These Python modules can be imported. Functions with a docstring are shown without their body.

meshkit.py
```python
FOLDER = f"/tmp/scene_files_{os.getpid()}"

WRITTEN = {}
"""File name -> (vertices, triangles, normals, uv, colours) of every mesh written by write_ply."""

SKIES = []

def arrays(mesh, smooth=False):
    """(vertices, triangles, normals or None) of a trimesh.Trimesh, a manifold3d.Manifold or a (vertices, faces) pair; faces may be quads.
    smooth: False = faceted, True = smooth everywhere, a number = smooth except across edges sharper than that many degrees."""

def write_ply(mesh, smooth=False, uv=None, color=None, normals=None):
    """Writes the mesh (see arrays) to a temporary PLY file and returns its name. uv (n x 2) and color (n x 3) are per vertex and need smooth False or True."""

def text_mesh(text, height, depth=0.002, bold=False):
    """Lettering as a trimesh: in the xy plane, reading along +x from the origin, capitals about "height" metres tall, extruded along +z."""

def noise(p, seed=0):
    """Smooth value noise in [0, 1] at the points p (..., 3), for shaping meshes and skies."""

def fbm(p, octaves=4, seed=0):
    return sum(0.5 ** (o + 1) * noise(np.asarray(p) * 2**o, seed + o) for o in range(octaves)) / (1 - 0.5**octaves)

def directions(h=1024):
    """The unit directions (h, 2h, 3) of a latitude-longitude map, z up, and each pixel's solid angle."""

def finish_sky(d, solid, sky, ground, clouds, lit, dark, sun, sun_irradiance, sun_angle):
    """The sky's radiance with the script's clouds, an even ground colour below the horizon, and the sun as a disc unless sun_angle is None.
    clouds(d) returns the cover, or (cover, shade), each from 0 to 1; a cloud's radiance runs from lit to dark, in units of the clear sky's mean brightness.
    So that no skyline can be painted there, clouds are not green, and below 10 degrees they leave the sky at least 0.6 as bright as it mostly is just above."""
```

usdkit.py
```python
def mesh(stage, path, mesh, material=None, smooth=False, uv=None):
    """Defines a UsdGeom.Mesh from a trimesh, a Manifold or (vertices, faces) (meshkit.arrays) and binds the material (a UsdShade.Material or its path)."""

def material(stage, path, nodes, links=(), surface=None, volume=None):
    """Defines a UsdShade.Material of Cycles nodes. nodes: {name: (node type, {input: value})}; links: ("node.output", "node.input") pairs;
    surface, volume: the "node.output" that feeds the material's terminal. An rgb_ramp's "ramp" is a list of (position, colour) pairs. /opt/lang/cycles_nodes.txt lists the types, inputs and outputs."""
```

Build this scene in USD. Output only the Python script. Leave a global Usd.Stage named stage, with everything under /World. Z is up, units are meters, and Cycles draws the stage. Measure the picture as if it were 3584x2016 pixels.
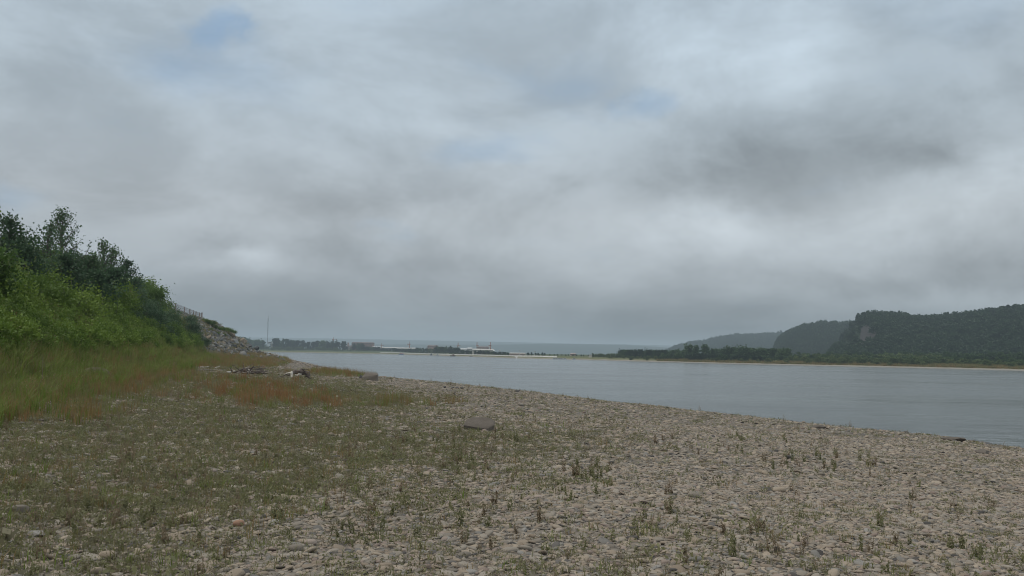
import math, random
import numpy as np, trimesh, usdkit, meshkit
from pxr import Usd, UsdGeom, UsdLux, UsdShade, Gf, Sdf, Vt

stage = Usd.Stage.CreateInMemory()
UsdGeom.SetStageUpAxis(stage, 'Z'); UsdGeom.SetStageMetersPerUnit(stage, 1.0)
UsdGeom.Xform.Define(stage, '/World'); UsdGeom.Scope.Define(stage, '/World/Looks')
rng = np.random.default_rng(7); random.seed(7)

# ------------------------------------------------------------------ camera, sky, sun, exposure
EYE = np.array([0.0, 0.0, 3.3])                # metres above the river
PITCH, ROLL, FPX = math.radians(4.407), math.radians(0.90), 2982.0     # focal length in pixels of the 3584 wide photograph
EXPOSURE = 0.0
SKY_STRENGTH = 0.1
SUN_TO = np.array([-0.46, -0.12, 0.88]); SUN_TO /= np.linalg.norm(SUN_TO)
SUN_INTENSITY, SUN_ANGLE = 0.40, 12.0
HAZE_DENSITY = 0.00025

F_ = np.array([0, math.cos(PITCH), math.sin(PITCH)]); R0 = np.array([1.0, 0, 0]); U0 = np.cross(R0, F_)
R_ = math.cos(ROLL) * R0 + math.sin(ROLL) * U0; U_ = np.cross(R_, F_)
cam = UsdGeom.Camera.Define(stage, '/World/camera')
cam.CreateHorizontalApertureAttr(36.0); cam.CreateVerticalApertureAttr(36.0 * 2016 / 3584)
cam.CreateFocalLengthAttr(36.0 * FPX / 3584); cam.CreateClippingRangeAttr(Gf.Vec2f(0.1, 50000))
cam.CreateExposureAttr(EXPOSURE)
m4 = np.eye(4); m4[0, :3] = R_; m4[1, :3] = U_; m4[2, :3] = -F_; m4[3, :3] = EYE
cam.AddTransformOp().Set(Gf.Matrix4d(m4.tolist()))

def ray(px, py):
    d = F_ + R_ * (px - 1792) / FPX + U_ * (1008 - py) / FPX
    return d / d[1]                              # so that y = 1
def at_z(px, py, z):
    d = ray(px, py); return EYE + d * (z - EYE[2]) / d[2]
def at_y(px, py, y):
    return EYE + ray(px, py) * y
def project(p):
    q = np.atleast_2d(p) - EYE; w = q @ F_
    w = np.where(w > 0.1, w, 0.1)
    return np.stack([1792 + FPX * (q @ R_) / w, 1008 - FPX * (q @ U_) / w], 1)
def px_of_dir(px, py):                           # tangent plane coordinates of a direction
    d = ray(px, py); return (d[0], d[2])
OV = 3584 / 2576.0

def mat(name, nodes, links, surface=None, volume=None):
    return usdkit.material(stage, '/World/Looks/' + name, nodes, links, surface, volume)

def build_sky():
    N, L = {}, []
    N['tc'] = ('texture_coordinate', {})
    N['sep'] = ('separate_xyz', {}); L.append(('tc.generated', 'sep.vector'))
    N['sky'] = ('sky_texture', {'sky_type': 'single_scattering', 'sun_disc': False, 'sun_elevation': math.asin(SUN_TO[2]),
                                'sun_rotation': math.atan2(SUN_TO[0], SUN_TO[1]), 'aerosol_density': 2.0})
    # planar cloud deck coordinates x/(z+.2), y/(z+.2)
    N['zc'] = ('math', {'math_type': 'maximum', 'value2': 0.0}); L.append(('sep.z', 'zc.value1'))
    N['za'] = ('math', {'math_type': 'add', 'value2': 0.2}); L.append(('zc.value', 'za.value1'))
    N['u'] = ('math', {'math_type': 'divide'}); L += [('sep.x', 'u.value1'), ('za.value', 'u.value2')]
    N['v'] = ('math', {'math_type': 'divide'}); L += [('sep.y', 'v.value1'), ('za.value', 'v.value2')]
    N['uv'] = ('combine_xyz', {'z': 0.37}); L += [('u.value', 'uv.x'), ('v.value', 'uv.y')]
    def noise(n, scale, detail, rough, off, dist=0.0):
        N[n + 'm'] = ('mapping', {'location': off}); L.append(('uv.vector', n + 'm.vector'))
        N[n] = ('noise_texture', {'scale': scale, 'detail': detail, 'roughness': rough, 'distortion': dist}); L.append((n + 'm.vector', n + '.vector'))
    noise('n1', 1.0, 4.0, 0.45, (3.1, 7.7, 0), 0.1)
    N['n2m'] = ('mapping', {'scale': (3.8, 3.8, 7.6), 'location': (4.2, 1.3, 0.4)}); N['n2'] = ('noise_texture', {'scale': 1.0, 'detail': 9.0, 'roughness': 0.6, 'distortion': 0.25}); L.extend([('tc.generated', 'n2m.vector'), ('n2m.vector', 'n2.vector')])
    noise('n3', 1.7, 6.0, 0.5, (5.9, 21.0, 0), 0.2)
    # local tangent coordinates about +y (towards the river), bent by noise
    N['yc'] = ('math', {'math_type': 'maximum', 'value2': 0.12}); L.append(('sep.y', 'yc.value1'))
    N['P'] = ('math', {'math_type': 'divide'}); L += [('sep.x', 'P.value1'), ('yc.value', 'P.value2')]
    N['Q'] = ('math', {'math_type': 'divide'}); L += [('sep.z', 'Q.value1'), ('yc.value', 'Q.value2')]
    N['PQ'] = ('combine_xyz', {}); L += [('P.value', 'PQ.x'), ('Q.value', 'PQ.y')]
    N['wn'] = ('noise_texture', {'scale': 6.0, 'detail': 8.0, 'roughness': 0.62}); L.append(('PQ.vector', 'wn.vector'))
    N['wc'] = ('vector_math', {'math_type': 'subtract', 'vector2': (0.5, 0.5, 0.5)}); L.append(('wn.color', 'wc.vector1'))
    N['ws'] = ('vector_math', {'math_type': 'multiply', 'vector2': (0.22, 0.10, 0)}); L.append(('wc.vector', 'ws.vector1'))
    N['W'] = ('vector_math', {'math_type': 'add'}); L += [('PQ.vector', 'W.vector1'), ('ws.vector', 'W.vector2')]
    acc = {}
    def feature(chan, x, y, rx, ry, amp, tilt=0.0):
        i = len([k for k in N if k.startswith('f')])
        p, q = px_of_dir(x * OV, y * OV); f = f'f{i}'
        N[f + 'a'] = ('vector_math', {'math_type': 'subtract', 'vector2': (p, q, 0)}); L.append(('W.vector', f + 'a.vector1'))
        N[f + 'r'] = ('vector_rotate', {'rotate_type': 'z_axis', 'angle': -tilt}); L.append((f + 'a.vector', f + 'r.vector'))
        N[f + 'b'] = ('vector_math', {'math_type': 'multiply', 'vector2': (2143 / rx, 2143 / ry, 0)}); L.append((f + 'r.vector', f + 'b.vector1'))
        N[f + 'c'] = ('vector_math', {'math_type': 'length'}); L.append((f + 'b.vector', f + 'c.vector1'))
        N[f + 'd'] = ('map_range', {'range_type': 'smoothstep', 'from_min': 0.0, 'from_max': 1.0, 'to_min': amp, 'to_max': 0.0, 'clamp': True}); L.append((f + 'c.value', f + 'd.value'))
        if chan in acc:
            N[f + 'e'] = ('math', {'math_type': 'add'}); L.extend([(acc[chan], f + 'e.value1'), (f + 'd.result', f + 'e.value2')]); acc[chan] = f + 'e.value'
        else:
            acc[chan] = f + 'd.result'
    # brightness of the deck seen over the river (photograph's clouds)
    for a in SKY_FEATURES: feature(*a)
    # brightness: elevation trend (CIE overcast: zenith about three times the horizon) * noise + features
    N['el'] = ('rgb_ramp', {'ramp': [(0.0, (0.20, 0.236, 0.262)), (0.04, (0.26, 0.295, 0.32)), (0.09, (0.39, 0.432, 0.466)), (0.16, (0.455, 0.502, 0.54)), (0.26, (0.44, 0.512, 0.572)), (0.40, (0.455, 0.545, 0.625)), (0.7, (0.62, 0.68, 0.72)), (1.0, (0.74, 0.79, 0.82))]})
    L.append(('zc.value', 'el.fac'))
    def ma(n, a, b, c, t='multiply_add'):
        ins = {'math_type': t}
        for k, x in (('value1', a), ('value2', b), ('value3', c)):
            if isinstance(x, str): L.append((x, f'{n}.{k}'))
            elif x is not None: ins[k] = x
        N[n] = ('math', ins); return n + '.value'
    k1 = ma('k1', 'n1.fac', 0.6, 0.70)                       # about 1
    N['n2s'] = ('map_range', {'range_type': 'smoothstep', 'from_min': 0.36, 'from_max': 0.64, 'to_min': -0.14, 'to_max': 0.14, 'clamp': True}); L.append(('n2.fac', 'n2s.value')); k2 = 'n2s.result'
    k12 = ma('k12', k1, k2, None, 'add')
    N['bn'] = ('noise_texture', {'scale': 5.0, 'detail': 8.0, 'roughness': 0.62, 'distortion': 0.2}); L.append(('W.vector', 'bn.vector'))
    bm0 = ma('bm0', 'bn.fac', 2.4, -0.2); bm = ma('bm', bm0, 0.0, None, 'maximum'); vb = ma('vb', acc['v'], bm, None, 'multiply')
    k = ma('k', k12, vb, None, 'add')
    N['km'] = ('vector_math', {'math_type': 'scale'}); L += [('el.color', 'km.vector1'), (k, 'km.scale')]
    # warm-grey denser clouds against the blue-grey veil
    N['grey'] = ('mix', {'mix_type': 'multiply', 'color2': (0.995, 1.0, 0.995)}); L += [('km.vector', 'grey.color1'), (acc['w'], 'grey.fac')]
    # thin places: the clear sky shows through
    h0 = ma('h0', 'n3.fac', 2.2, -1.1)
    h1 = ma('h1', h0, acc['h'], None, 'add')
    N['hole'] = ('map_range', {'range_type': 'smoothstep', 'from_min': 0.15, 'from_max': 1.0, 'to_min': 0.0, 'to_max': 0.62, 'clamp': True}); L.append((h1, 'hole.value'))
    N['dim'] = ('vector_math', {'math_type': 'scale', 'scale': 0.1}); L.append(('sky.color', 'dim.vector1'))
    N['dim2'] = ('mix', {'mix_type': 'mix', 'fac': 0.65, 'color2': (0.25, 0.43, 0.66)}); L.append(('dim.vector', 'dim2.color1'))
    N['fin'] = ('mix', {'mix_type': 'mix'}); L += [('hole.result', 'fin.fac'), ('grey.color', 'fin.color1'), ('dim2.color', 'fin.color2')]
    # below the horizon: a dull ground tone
    N['up'] = ('map_range', {'from_min': -0.06, 'from_max': 0.0, 'to_min': 0, 'to_max': 1, 'clamp': True}); L.append(('sep.z', 'up.value'))
    N['fin2'] = ('mix', {'mix_type': 'mix', 'color1': (0.12, 0.13, 0.135)}); L += [('up.result', 'fin2.fac'), ('fin.color', 'fin2.color2')]
    N['out'] = ('vector_math', {'math_type': 'scale', 'scale': 1.0 / 0.1}); L.append(('fin2.color', 'out.vector1'))
    N['bg'] = ('background_shader', {'strength': SKY_STRENGTH}); L.append(('out.vector', 'bg.color'))
    m = mat('overcast_sky', N, L, 'bg.background')
    d = UsdLux.DomeLight.Define(stage, '/World/sky'); d.CreateIntensityAttr(1.0)
    UsdShade.MaterialBindingAPI.Apply(d.GetPrim()).Bind(m)
    d.GetPrim().SetCustomDataByKey('kind', 'structure'); d.GetPrim().SetCustomDataByKey('label', 'grey broken overcast sky with a few small blue holes')
    d.GetPrim().SetCustomDataByKey('category', 'sky')

# channel, x, y, rx, ry (in pixels of a 2576 wide view), amount, tilt
SKY_FEATURES = [
    ('v', 1830, 130, 420, 230, 0.26), ('v', 1780, 575, 300, 100, 0.17), ('v', 1130, 590, 280, 95, 0.24), ('v', 650, 655, 250, 60, 0.24),
    ('v', 2350, 520, 520, 150, 0.22, 0.25), ('v', 400, 190, 420, 190, 0.06), ('v', 1010, 330, 260, 90, 0.08), ('v', 1500, 640, 420, 120, 0.14),
    ('v', 1950, 385, 720, 210, -0.31, 0.16), ('v', 2500, 170, 560, 200, -0.20), ('v', 2480, 690, 560, 95, -0.26), ('v', 920, 505, 330, 75, -0.14),
    ('v', 540, 600, 190, 60, -0.14), ('v', 1420, 455, 160, 70, -0.10), ('v', 2340, 400, 330, 80, -0.16), ('v', 1950, 690, 420, 60, -0.12), ('v', 2440, 745, 480, 45, 0.20),
    ('w', 2200, 500, 1250, 620, 0.9), ('w', 1200, 620, 500, 140, 0.5),
    ('h', 548, 58, 95, 85, 0.58), ('h', 500, 150, 230, 190, 0.30), ('h', 1615, 265, 170, 80, 0.62, 0.3), ('h', 1500, 190, 330, 150, 0.42), ('h', 50, 485, 260, 90, 0.45), ('h', 1190, 385, 420, 80, 0.34), ('h', 1000, 570, 130, 50, 0.3), ('h', 1200, 240, 420, 120, 0.28),
]
build_sky()
sun = UsdLux.DistantLight.Define(stage, '/World/sun')
sun.CreateIntensityAttr(SUN_INTENSITY); sun.CreateAngleAttr(SUN_ANGLE); sun.CreateNormalizeAttr(True); sun.CreateColorAttr(Gf.Vec3f(1.0, 0.95, 0.88))
zx = SUN_TO; xx = np.cross([0, 0, 1.0], zx); xx /= np.linalg.norm(xx); yx = np.cross(zx, xx)
ms = np.eye(4); ms[0, :3] = xx; ms[1, :3] = yx; ms[2, :3] = zx
sun.AddTransformOp().Set(Gf.Matrix4d(ms.tolist()))

# ------------------------------------------------------------------ helpers
def arr(*a): return np.array(a, float)
COUNT = {}
def numbered(name, parent):
    k = (parent, name); n = COUNT.get(k, 0); COUNT[k] = n + 1
    return f'{parent}/{name}' if n == 0 else f'{parent}/{name}_{n:03d}'
def tag(prim, label=None, cat=None, group=None, kind=None):
    for k, v in (('label', label), ('category', cat), ('group', group), ('kind', kind)):
        if v: prim.SetCustomDataByKey(k, v)
    return prim
def obj(name, mesh, material, parent=None, smooth=False, **kw):
    p = str(parent.GetPath()) if parent else '/World'
    m = usdkit.mesh(stage, numbered(name, p), mesh, material, smooth)
    return tag(m.GetPrim(), **kw)
def place_ops(x, loc, rz=0.0, sc=1.0, tilt=None):
    x.AddTranslateOp().Set(Gf.Vec3d(*map(float, loc)))
    if tilt is None: x.AddRotateZOp().Set(float(math.degrees(rz)))
    else: x.AddRotateXYZOp().Set(Gf.Vec3f(math.degrees(tilt[0]), math.degrees(tilt[1]), math.degrees(rz)))
    s = (sc, sc, sc) if np.ndim(sc) == 0 else sc
    x.AddScaleOp().Set(Gf.Vec3f(*map(float, s)))
def thing(name, label, cat, loc=(0, 0, 0), rz=0.0, sc=1.0, group=None):
    x = UsdGeom.Xform.Define(stage, numbered(name, '/World')); place_ops(x, loc, rz, sc)
    return tag(x.GetPrim(), label, cat, group)
def move(root, loc, rz, sc=1.0):
    x = UsdGeom.Xformable(root); x.ClearXformOpOrder()
    for n in ('xformOp:translate', 'xformOp:rotateZ', 'xformOp:scale'): root.RemoveProperty(n)
    place_ops(UsdGeom.Xform(root), loc, rz, sc)
def dup(root, loc, rz=0.0, sc=1.0, label=None, group=None):
    was = root.GetCustomData(); base = '_'.join(p for p in root.GetName().split('_') if not p.isdigit())
    r = thing(base, label or was['label'], was['category'], loc, rz, sc, group or was.get('group'))
    r.GetReferences().AddInternalReference(root.GetPath()); r.SetInstanceable(True)
    return r

class MB:
    def __init__(s): s.v, s.f, s.n = [], [], 0
    def add(s, v, f):
        v = np.asarray(v, float); f = np.asarray(f, int)
        if f.shape[1] == 4: f = np.vstack([f[:, [0, 1, 2]], f[:, [0, 2, 3]]])
        s.v.append(v); s.f.append(f + s.n); s.n += len(v); return s
    def box(s, c, size, rz=0.0, rot=None):
        b = trimesh.creation.box(size); v = np.array(b.vertices)
        if rot is not None: v = v @ np.asarray(rot).T
        cs, sn = math.cos(rz), math.sin(rz); v = v @ arr([cs, sn, 0], [-sn, cs, 0], [0, 0, 1])
        return s.add(v + arr(*c), b.faces)
    def tube(s, pts, rad, n=5):
        pts = np.asarray(pts, float); rad = np.broadcast_to(rad, len(pts))
        d = np.gradient(pts, axis=0); d /= np.maximum(np.linalg.norm(d, axis=1, keepdims=True), 1e-9)
        a = np.where(np.abs(d[:, 2:3]) > 0.9, [[1.0, 0, 0]], [[0, 0, 1.0]])
        u = np.cross(a, d); u /= np.linalg.norm(u, axis=1, keepdims=True); w = np.cross(d, u)
        th = np.arange(n) / n * 2 * np.pi
        v = pts[:, None] + rad[:, None, None] * (np.cos(th)[None, :, None] * u[:, None] + np.sin(th)[None, :, None] * w[:, None])
        k = len(pts); v = np.vstack([v.reshape(-1, 3), pts[:1], pts[-1:]])
        f = []
        for i in range(k - 1):
            for j in range(n):
                a0, b0 = i * n + j, i * n + (j + 1) % n
                f += [[a0, b0, b0 + n], [a0, b0 + n, a0 + n]]
        for j in range(n):
            f += [[k * n, (j + 1) % n, j], [k * n + 1, (k - 1) * n + j, (k - 1) * n + (j + 1) % n]]
        return s.add(v, f)
    def leaves(s, c, size, r, aspect=0.55, up=0.0):
        """leaf faces (bent quads) at the points c with random orientation"""
        c = np.asarray(c, float); n = len(c); size = np.broadcast_to(size, n)
        a = r.normal(size=(n, 3)); a[:, 2] += up; a /= np.linalg.norm(a, axis=1, keepdims=True)
        b = np.cross(a, r.normal(size=(n, 3))); b /= np.linalg.norm(b, axis=1, keepdims=True)
        h = size[:, None]
        v = np.stack([c - a * h * .5, c + b * h * aspect * .5, c + a * h * .5, c - b * h * aspect * .5], 1).reshape(-1, 3)
        i = np.arange(n)[:, None] * 4
        return s.add(v, np.hstack([i, i + 1, i + 2, i + 3]))
    def blades(s, base, length, lean, width, r, az=None):
        """grass blades: tapered strips of three triangles, bent outwards"""
        base = np.asarray(base, float); n = len(base)
        az = r.uniform(0, 2 * np.pi, n) if az is None else az
        o = np.stack([np.cos(az), np.sin(az), np.zeros(n)], 1); side = np.stack([-np.sin(az + .6), np.cos(az + .6), np.zeros(n)], 1)
        L, le, w = (np.broadcast_to(q, n)[:, None] for q in (length, lean, width))
        up = arr(0, 0, 1)
        mid = base + up * L * .55 + o * le * L * .25; tip = base + up * L * (1 - .35 * le) + o * le * L * .9
        v = np.stack([base - side * w / 2, base + side * w / 2, mid - side * w * .4, mid + side * w * .4, tip], 1).reshape(-1, 3)
        i = np.arange(n)[:, None] * 5
        f = np.vstack([np.hstack([i, i + 1, i + 3]), np.hstack([i, i + 3, i + 2]), np.hstack([i + 2, i + 3, i + 4])])
        return s.add(v, f)
    def mesh(s): return (np.vstack(s.v), np.vstack(s.f))
    def build(s, name, material, parent=None, smooth=False, **kw): return obj(name, s.mesh(), material, parent, smooth, **kw)

def rock_hull(r, sx, sy, sz, n=16, flat=0.0):
    """an angular stone: the hull of scattered points on a squashed ball"""
    p = r.normal(size=(n, 3)); p /= np.linalg.norm(p, axis=1, keepdims=True)
    p *= r.uniform(0.8, 1.0, (n, 1)); p[:, 2] = np.clip(p[:, 2], -0.8, 0.75 - flat * .3)
    h = trimesh.convex.convex_hull(p * [sx / 2, sy / 2, sz / 2])
    return np.array(h.vertices), np.array(h.faces)
def pebble(r, sx=1.0, sy=0.75, sz=0.35, k=3):
    """a worn river stone: a rounded superellipsoid with uneven sides"""
    b = trimesh.creation.icosphere(1); v = np.array(b.vertices)
    v = np.sign(v) * np.abs(v) ** r.uniform(0.72, 1.0)
    for _ in range(k):
        d = r.normal(size=3); d[2] *= .5; d /= np.linalg.norm(d); c = r.uniform(0.55, 0.9)
        e = v @ d; v = v - np.maximum(e - c, 0)[:, None] * d * .9
    v += r.normal(size=3) * .04 * np.sin(3 * v[:, [1, 2, 0]])
    return v * [sx / 2, sy / 2, sz / 2], np.array(b.faces)
def xform(mesh, loc, rz=0, sc=1.0, tilt=(0, 0)):
    v = np.asarray(mesh[0]) * sc
    cx, sx_ = math.cos(tilt[0]), math.sin(tilt[0]); v = v @ arr([1, 0, 0], [0, cx, sx_], [0, -sx_, cx])
    cy, sy_ = math.cos(tilt[1]), math.sin(tilt[1]); v = v @ arr([cy, 0, -sy_], [0, 1, 0], [sy_, 0, cy])
    c, s = math.cos(rz), math.sin(rz); v = v @ arr([c, s, 0], [-s, c, 0], [0, 0, 1])
    return v + np.asarray(loc), mesh[1]

def instancer(name, protos, P, index, rz, scale, tilt=None, label=None, cat=None):
    """one PointInstancer of countless small things: protos = [(name, mesh, material)]"""
    path = numbered(name, '/World'); pi = UsdGeom.PointInstancer.Define(stage, path)
    rel = pi.CreatePrototypesRel()
    UsdGeom.Scope.Define(stage, path + '/shapes')
    for nm, me, ma, sm in protos:
        q = numbered(nm, path + '/shapes'); usdkit.mesh(stage, q, me, ma, sm); rel.AddTarget(q)
    pi.CreateProtoIndicesAttr(Vt.IntArray.FromNumpy(np.asarray(index, np.int32)))
    pi.CreatePositionsAttr(Vt.Vec3fArray.FromNumpy(np.asarray(P, np.float32)))
    n = len(P); sc = np.asarray(scale, np.float32); sc = np.repeat(sc[:, None], 3, 1) if sc.ndim == 1 else sc
    pi.CreateScalesAttr(Vt.Vec3fArray.FromNumpy(np.ascontiguousarray(sc, np.float32)))
    rz = np.asarray(rz, float); q = np.zeros((n, 4)); q[:, 0] = np.cos(rz / 2); q[:, 3] = np.sin(rz / 2)      # w x y z
    if tilt is not None:                       # then a small tilt about a horizontal axis (tx, ty)
        t = np.asarray(tilt, float); a = np.linalg.norm(t, axis=1); k = np.where(a > 1e-9, np.sin(a / 2) / np.maximum(a, 1e-9), .5)
        w1, x1, y1 = np.cos(a / 2), t[:, 0] * k, t[:, 1] * k
        w2, z2 = q[:, 0], q[:, 3]
        q = np.stack([w1 * w2, x1 * w2 + y1 * z2, y1 * w2 - x1 * z2, w1 * z2], 1)
    qa = Vt.QuathArray([Gf.Quath(float(a), float(b), float(c), float(d)) for a, b, c, d in q])
    pi.CreateOrientationsAttr(qa)
    return tag(pi.GetPrim(), label, cat, None, 'stuff')

# ------------------------------------------------------------------ materials
def stone_mat(name, ramp, scale=9.0, rough=0.85, bump=0.25, bscale=40.0, dist=0.01, rnd=0.35):
    """mottled stone; the tone varies from stone to stone"""
    N = {'g': ('geometry', {}), 'oi': ('object_info', {}), 'n': ('noise_texture', {'scale': scale, 'detail': 5.0, 'roughness': .6}),
         'c': ('rgb_ramp', {'ramp': ramp}), 'm1': ('math', {'math_type': 'multiply_add', 'value2': 1 - rnd, 'value3': 0.0}),
         'm2': ('math', {'math_type': 'multiply_add', 'value2': rnd}), 'b': ('bump', {'strength': bump, 'distance': dist}),
         'nb': ('noise_texture', {'scale': bscale, 'detail': 4.0, 'roughness': .65}), 'p': ('principled_bsdf', {'roughness': rough, 'specular_ior_level': 0.3})}
    return mat(name, N, [('g.position', 'n.vector'), ('g.position', 'nb.vector'), ('n.fac', 'm1.value1'), ('oi.random', 'm2.value1'), ('m1.value', 'm2.value3'),
                         ('m2.value', 'c.fac'), ('c.color', 'p.base_color'), ('nb.fac', 'b.height'), ('b.normal', 'p.normal')], 'p.BSDF')
def leaf_mat(name, ramp, scale=1.2, trans=0.3, rnd=0.35, rough=0.55):
    N = {'g': ('geometry', {}), 'oi': ('object_info', {}), 'n': ('noise_texture', {'scale': scale, 'detail': 4.0, 'roughness': .65}),
         'c': ('rgb_ramp', {'ramp': ramp}), 'm1': ('math', {'math_type': 'multiply', 'value2': 1 - rnd}), 'm2': ('math', {'math_type': 'multiply_add', 'value2': rnd}),
         'p': ('principled_bsdf', {'roughness': rough, 'specular_ior_level': 0.25}), 't': ('translucent_bsdf', {}), 'x': ('mix_closure', {'fac': trans})}
    return mat(name, N, [('g.position', 'n.vector'), ('n.fac', 'm1.value1'), ('oi.random', 'm2.value1'), ('m1.value', 'm2.value3'), ('m2.value', 'c.fac'),
                         ('c.color', 'p.base_color'), ('c.color', 't.color'), ('p.BSDF', 'x.closure1'), ('t.BSDF', 'x.closure2')], 'x.closure')
def plain(name, col, rough=0.7, metal=0.0, var=0.15, scale=3.0):
    N = {'g': ('geometry', {}), 'n': ('noise_texture', {'scale': scale, 'detail': 4.0}), 'c': ('rgb_ramp', {'ramp': [(0.2, tuple(np.array(col) * (1 - var))), (0.8, tuple(np.array(col) * (1 + var)))]}),
         'p': ('principled_bsdf', {'roughness': rough, 'metallic': metal})}
    return mat(name, N, [('g.position', 'n.vector'), ('n.fac', 'c.fac'), ('c.color', 'p.base_color')], 'p.BSDF')

M = {}
def S(*c): return [(0.15, c[0]), (0.5, c[1]), (0.85, c[2])]
M['peb_grey'] = stone_mat('grey_pebble', S((.135, .115, .093), (.222, .191, .154), (.292, .253, .207)), rnd=.6)
M['peb_tan'] = stone_mat('tan_pebble', S((.18, .14, .103), (.25, .201, .15), (.318, .262, .2)), rnd=.6)
M['peb_blue'] = stone_mat('blue_grey_pebble', S((.125, .114, .101), (.185, .17, .15), (.255, .236, .211)), rnd=.6)
M['peb_pink'] = stone_mat('pinkish_pebble', S((.18, .135, .11), (.24, .188, .155), (.30, .245, .205)), rnd=.6)
M['peb_dark'] = stone_mat('dark_pebble', S((.045, .04, .036), (.085, .076, .068), (.13, .118, .106)), rnd=.6)
M['rust_stone'] = stone_mat('rusty_stone', S((.21, .115, .075), (.28, .165, .11), (.33, .22, .155)))
M['boulder'] = stone_mat('grey_boulder', S((.06, .06, .06), (.13, .128, .122), (.27, .26, .24)), scale=1.2, bscale=6, dist=.06, bump=.4, rnd=.65)
M['boulder_tan'] = stone_mat('tan_boulder', S((.12, .095, .07), (.21, .17, .125), (.30, .25, .19)), scale=1.2, bscale=6, dist=.06, bump=.4, rnd=.5)
M['rock'] = stone_mat('brown_grey_rock', S((.075, .062, .05), (.12, .10, .082), (.165, .142, .118)), scale=5, bscale=25, dist=.03, bump=.5)
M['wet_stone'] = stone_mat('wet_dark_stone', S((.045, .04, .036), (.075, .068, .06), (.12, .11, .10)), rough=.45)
M['wood'] = stone_mat('weathered_wood', S((.12, .10, .085), (.22, .19, .16), (.33, .30, .26)), scale=6, rough=.8, rnd=.5)
M['wood_dark'] = stone_mat('dark_driftwood', S((.06, .045, .038), (.10, .077, .065), (.16, .128, .11)), scale=6, rough=.85, rnd=.5)
M['wood_pale'] = stone_mat('bleached_wood', S((.34, .30, .25), (.46, .42, .36), (.56, .52, .46)), scale=6, rough=.8)
M['bark'] = stone_mat('bark', S((.05, .042, .035), (.085, .073, .06), (.13, .115, .10)), scale=5, rough=.9)
M['stalk'] = plain('dry_stalk', (.13, .10, .06))
M['leaf_bright'] = leaf_mat('bright_willow_leaf', S((.05, .085, .014), (.115, .18, .026), (.19, .26, .042)))
M['leaf_mid'] = leaf_mat('mid_green_leaf', S((.035, .068, .014), (.078, .135, .024), (.13, .19, .036)))
M['leaf_dark'] = leaf_mat('dark_poplar_leaf', S((.032, .06, .032), (.063, .11, .052), (.098, .15, .068)))
M['leaf_olive'] = leaf_mat('olive_leaf', S((.08, .095, .022), (.14, .155, .038), (.20, .20, .06)))
M['leaf_far'] = leaf_mat('far_leaf', S((.022, .044, .017), (.042, .076, .026), (.072, .112, .035)), scale=.12)
M['leaf_fardark'] = leaf_mat('far_dark_leaf', S((.010, .021, .012), (.018, .035, .017), (.032, .054, .023)), scale=.08)
M['leaf_farlight'] = leaf_mat('far_light_leaf', S((.055, .085, .03), (.092, .126, .042), (.13, .155, .054)), scale=.12)
M['leaf_hill'] = leaf_mat('hill_birch_leaf', S((.012, .027, .014), (.022, .042, .019), (.036, .062, .026)), scale=.05)
M['needle'] = leaf_mat('pine_needle', S((.008, .019, .011), (.015, .032, .016), (.026, .050, .021)), scale=.05, trans=.12)
M['grass_green'] = leaf_mat('green_grass', S((.075, .11, .02), (.135, .18, .032), (.20, .225, .052)), scale=.7)
M['grass_tan'] = leaf_mat('tan_grass', S((.15, .10, .04), (.22, .15, .06), (.29, .215, .10)), scale=.8)
M['grass_red'] = leaf_mat('rust_grass', S((.16, .08, .036), (.24, .125, .052), (.30, .18, .078)), scale=.8)
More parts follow.
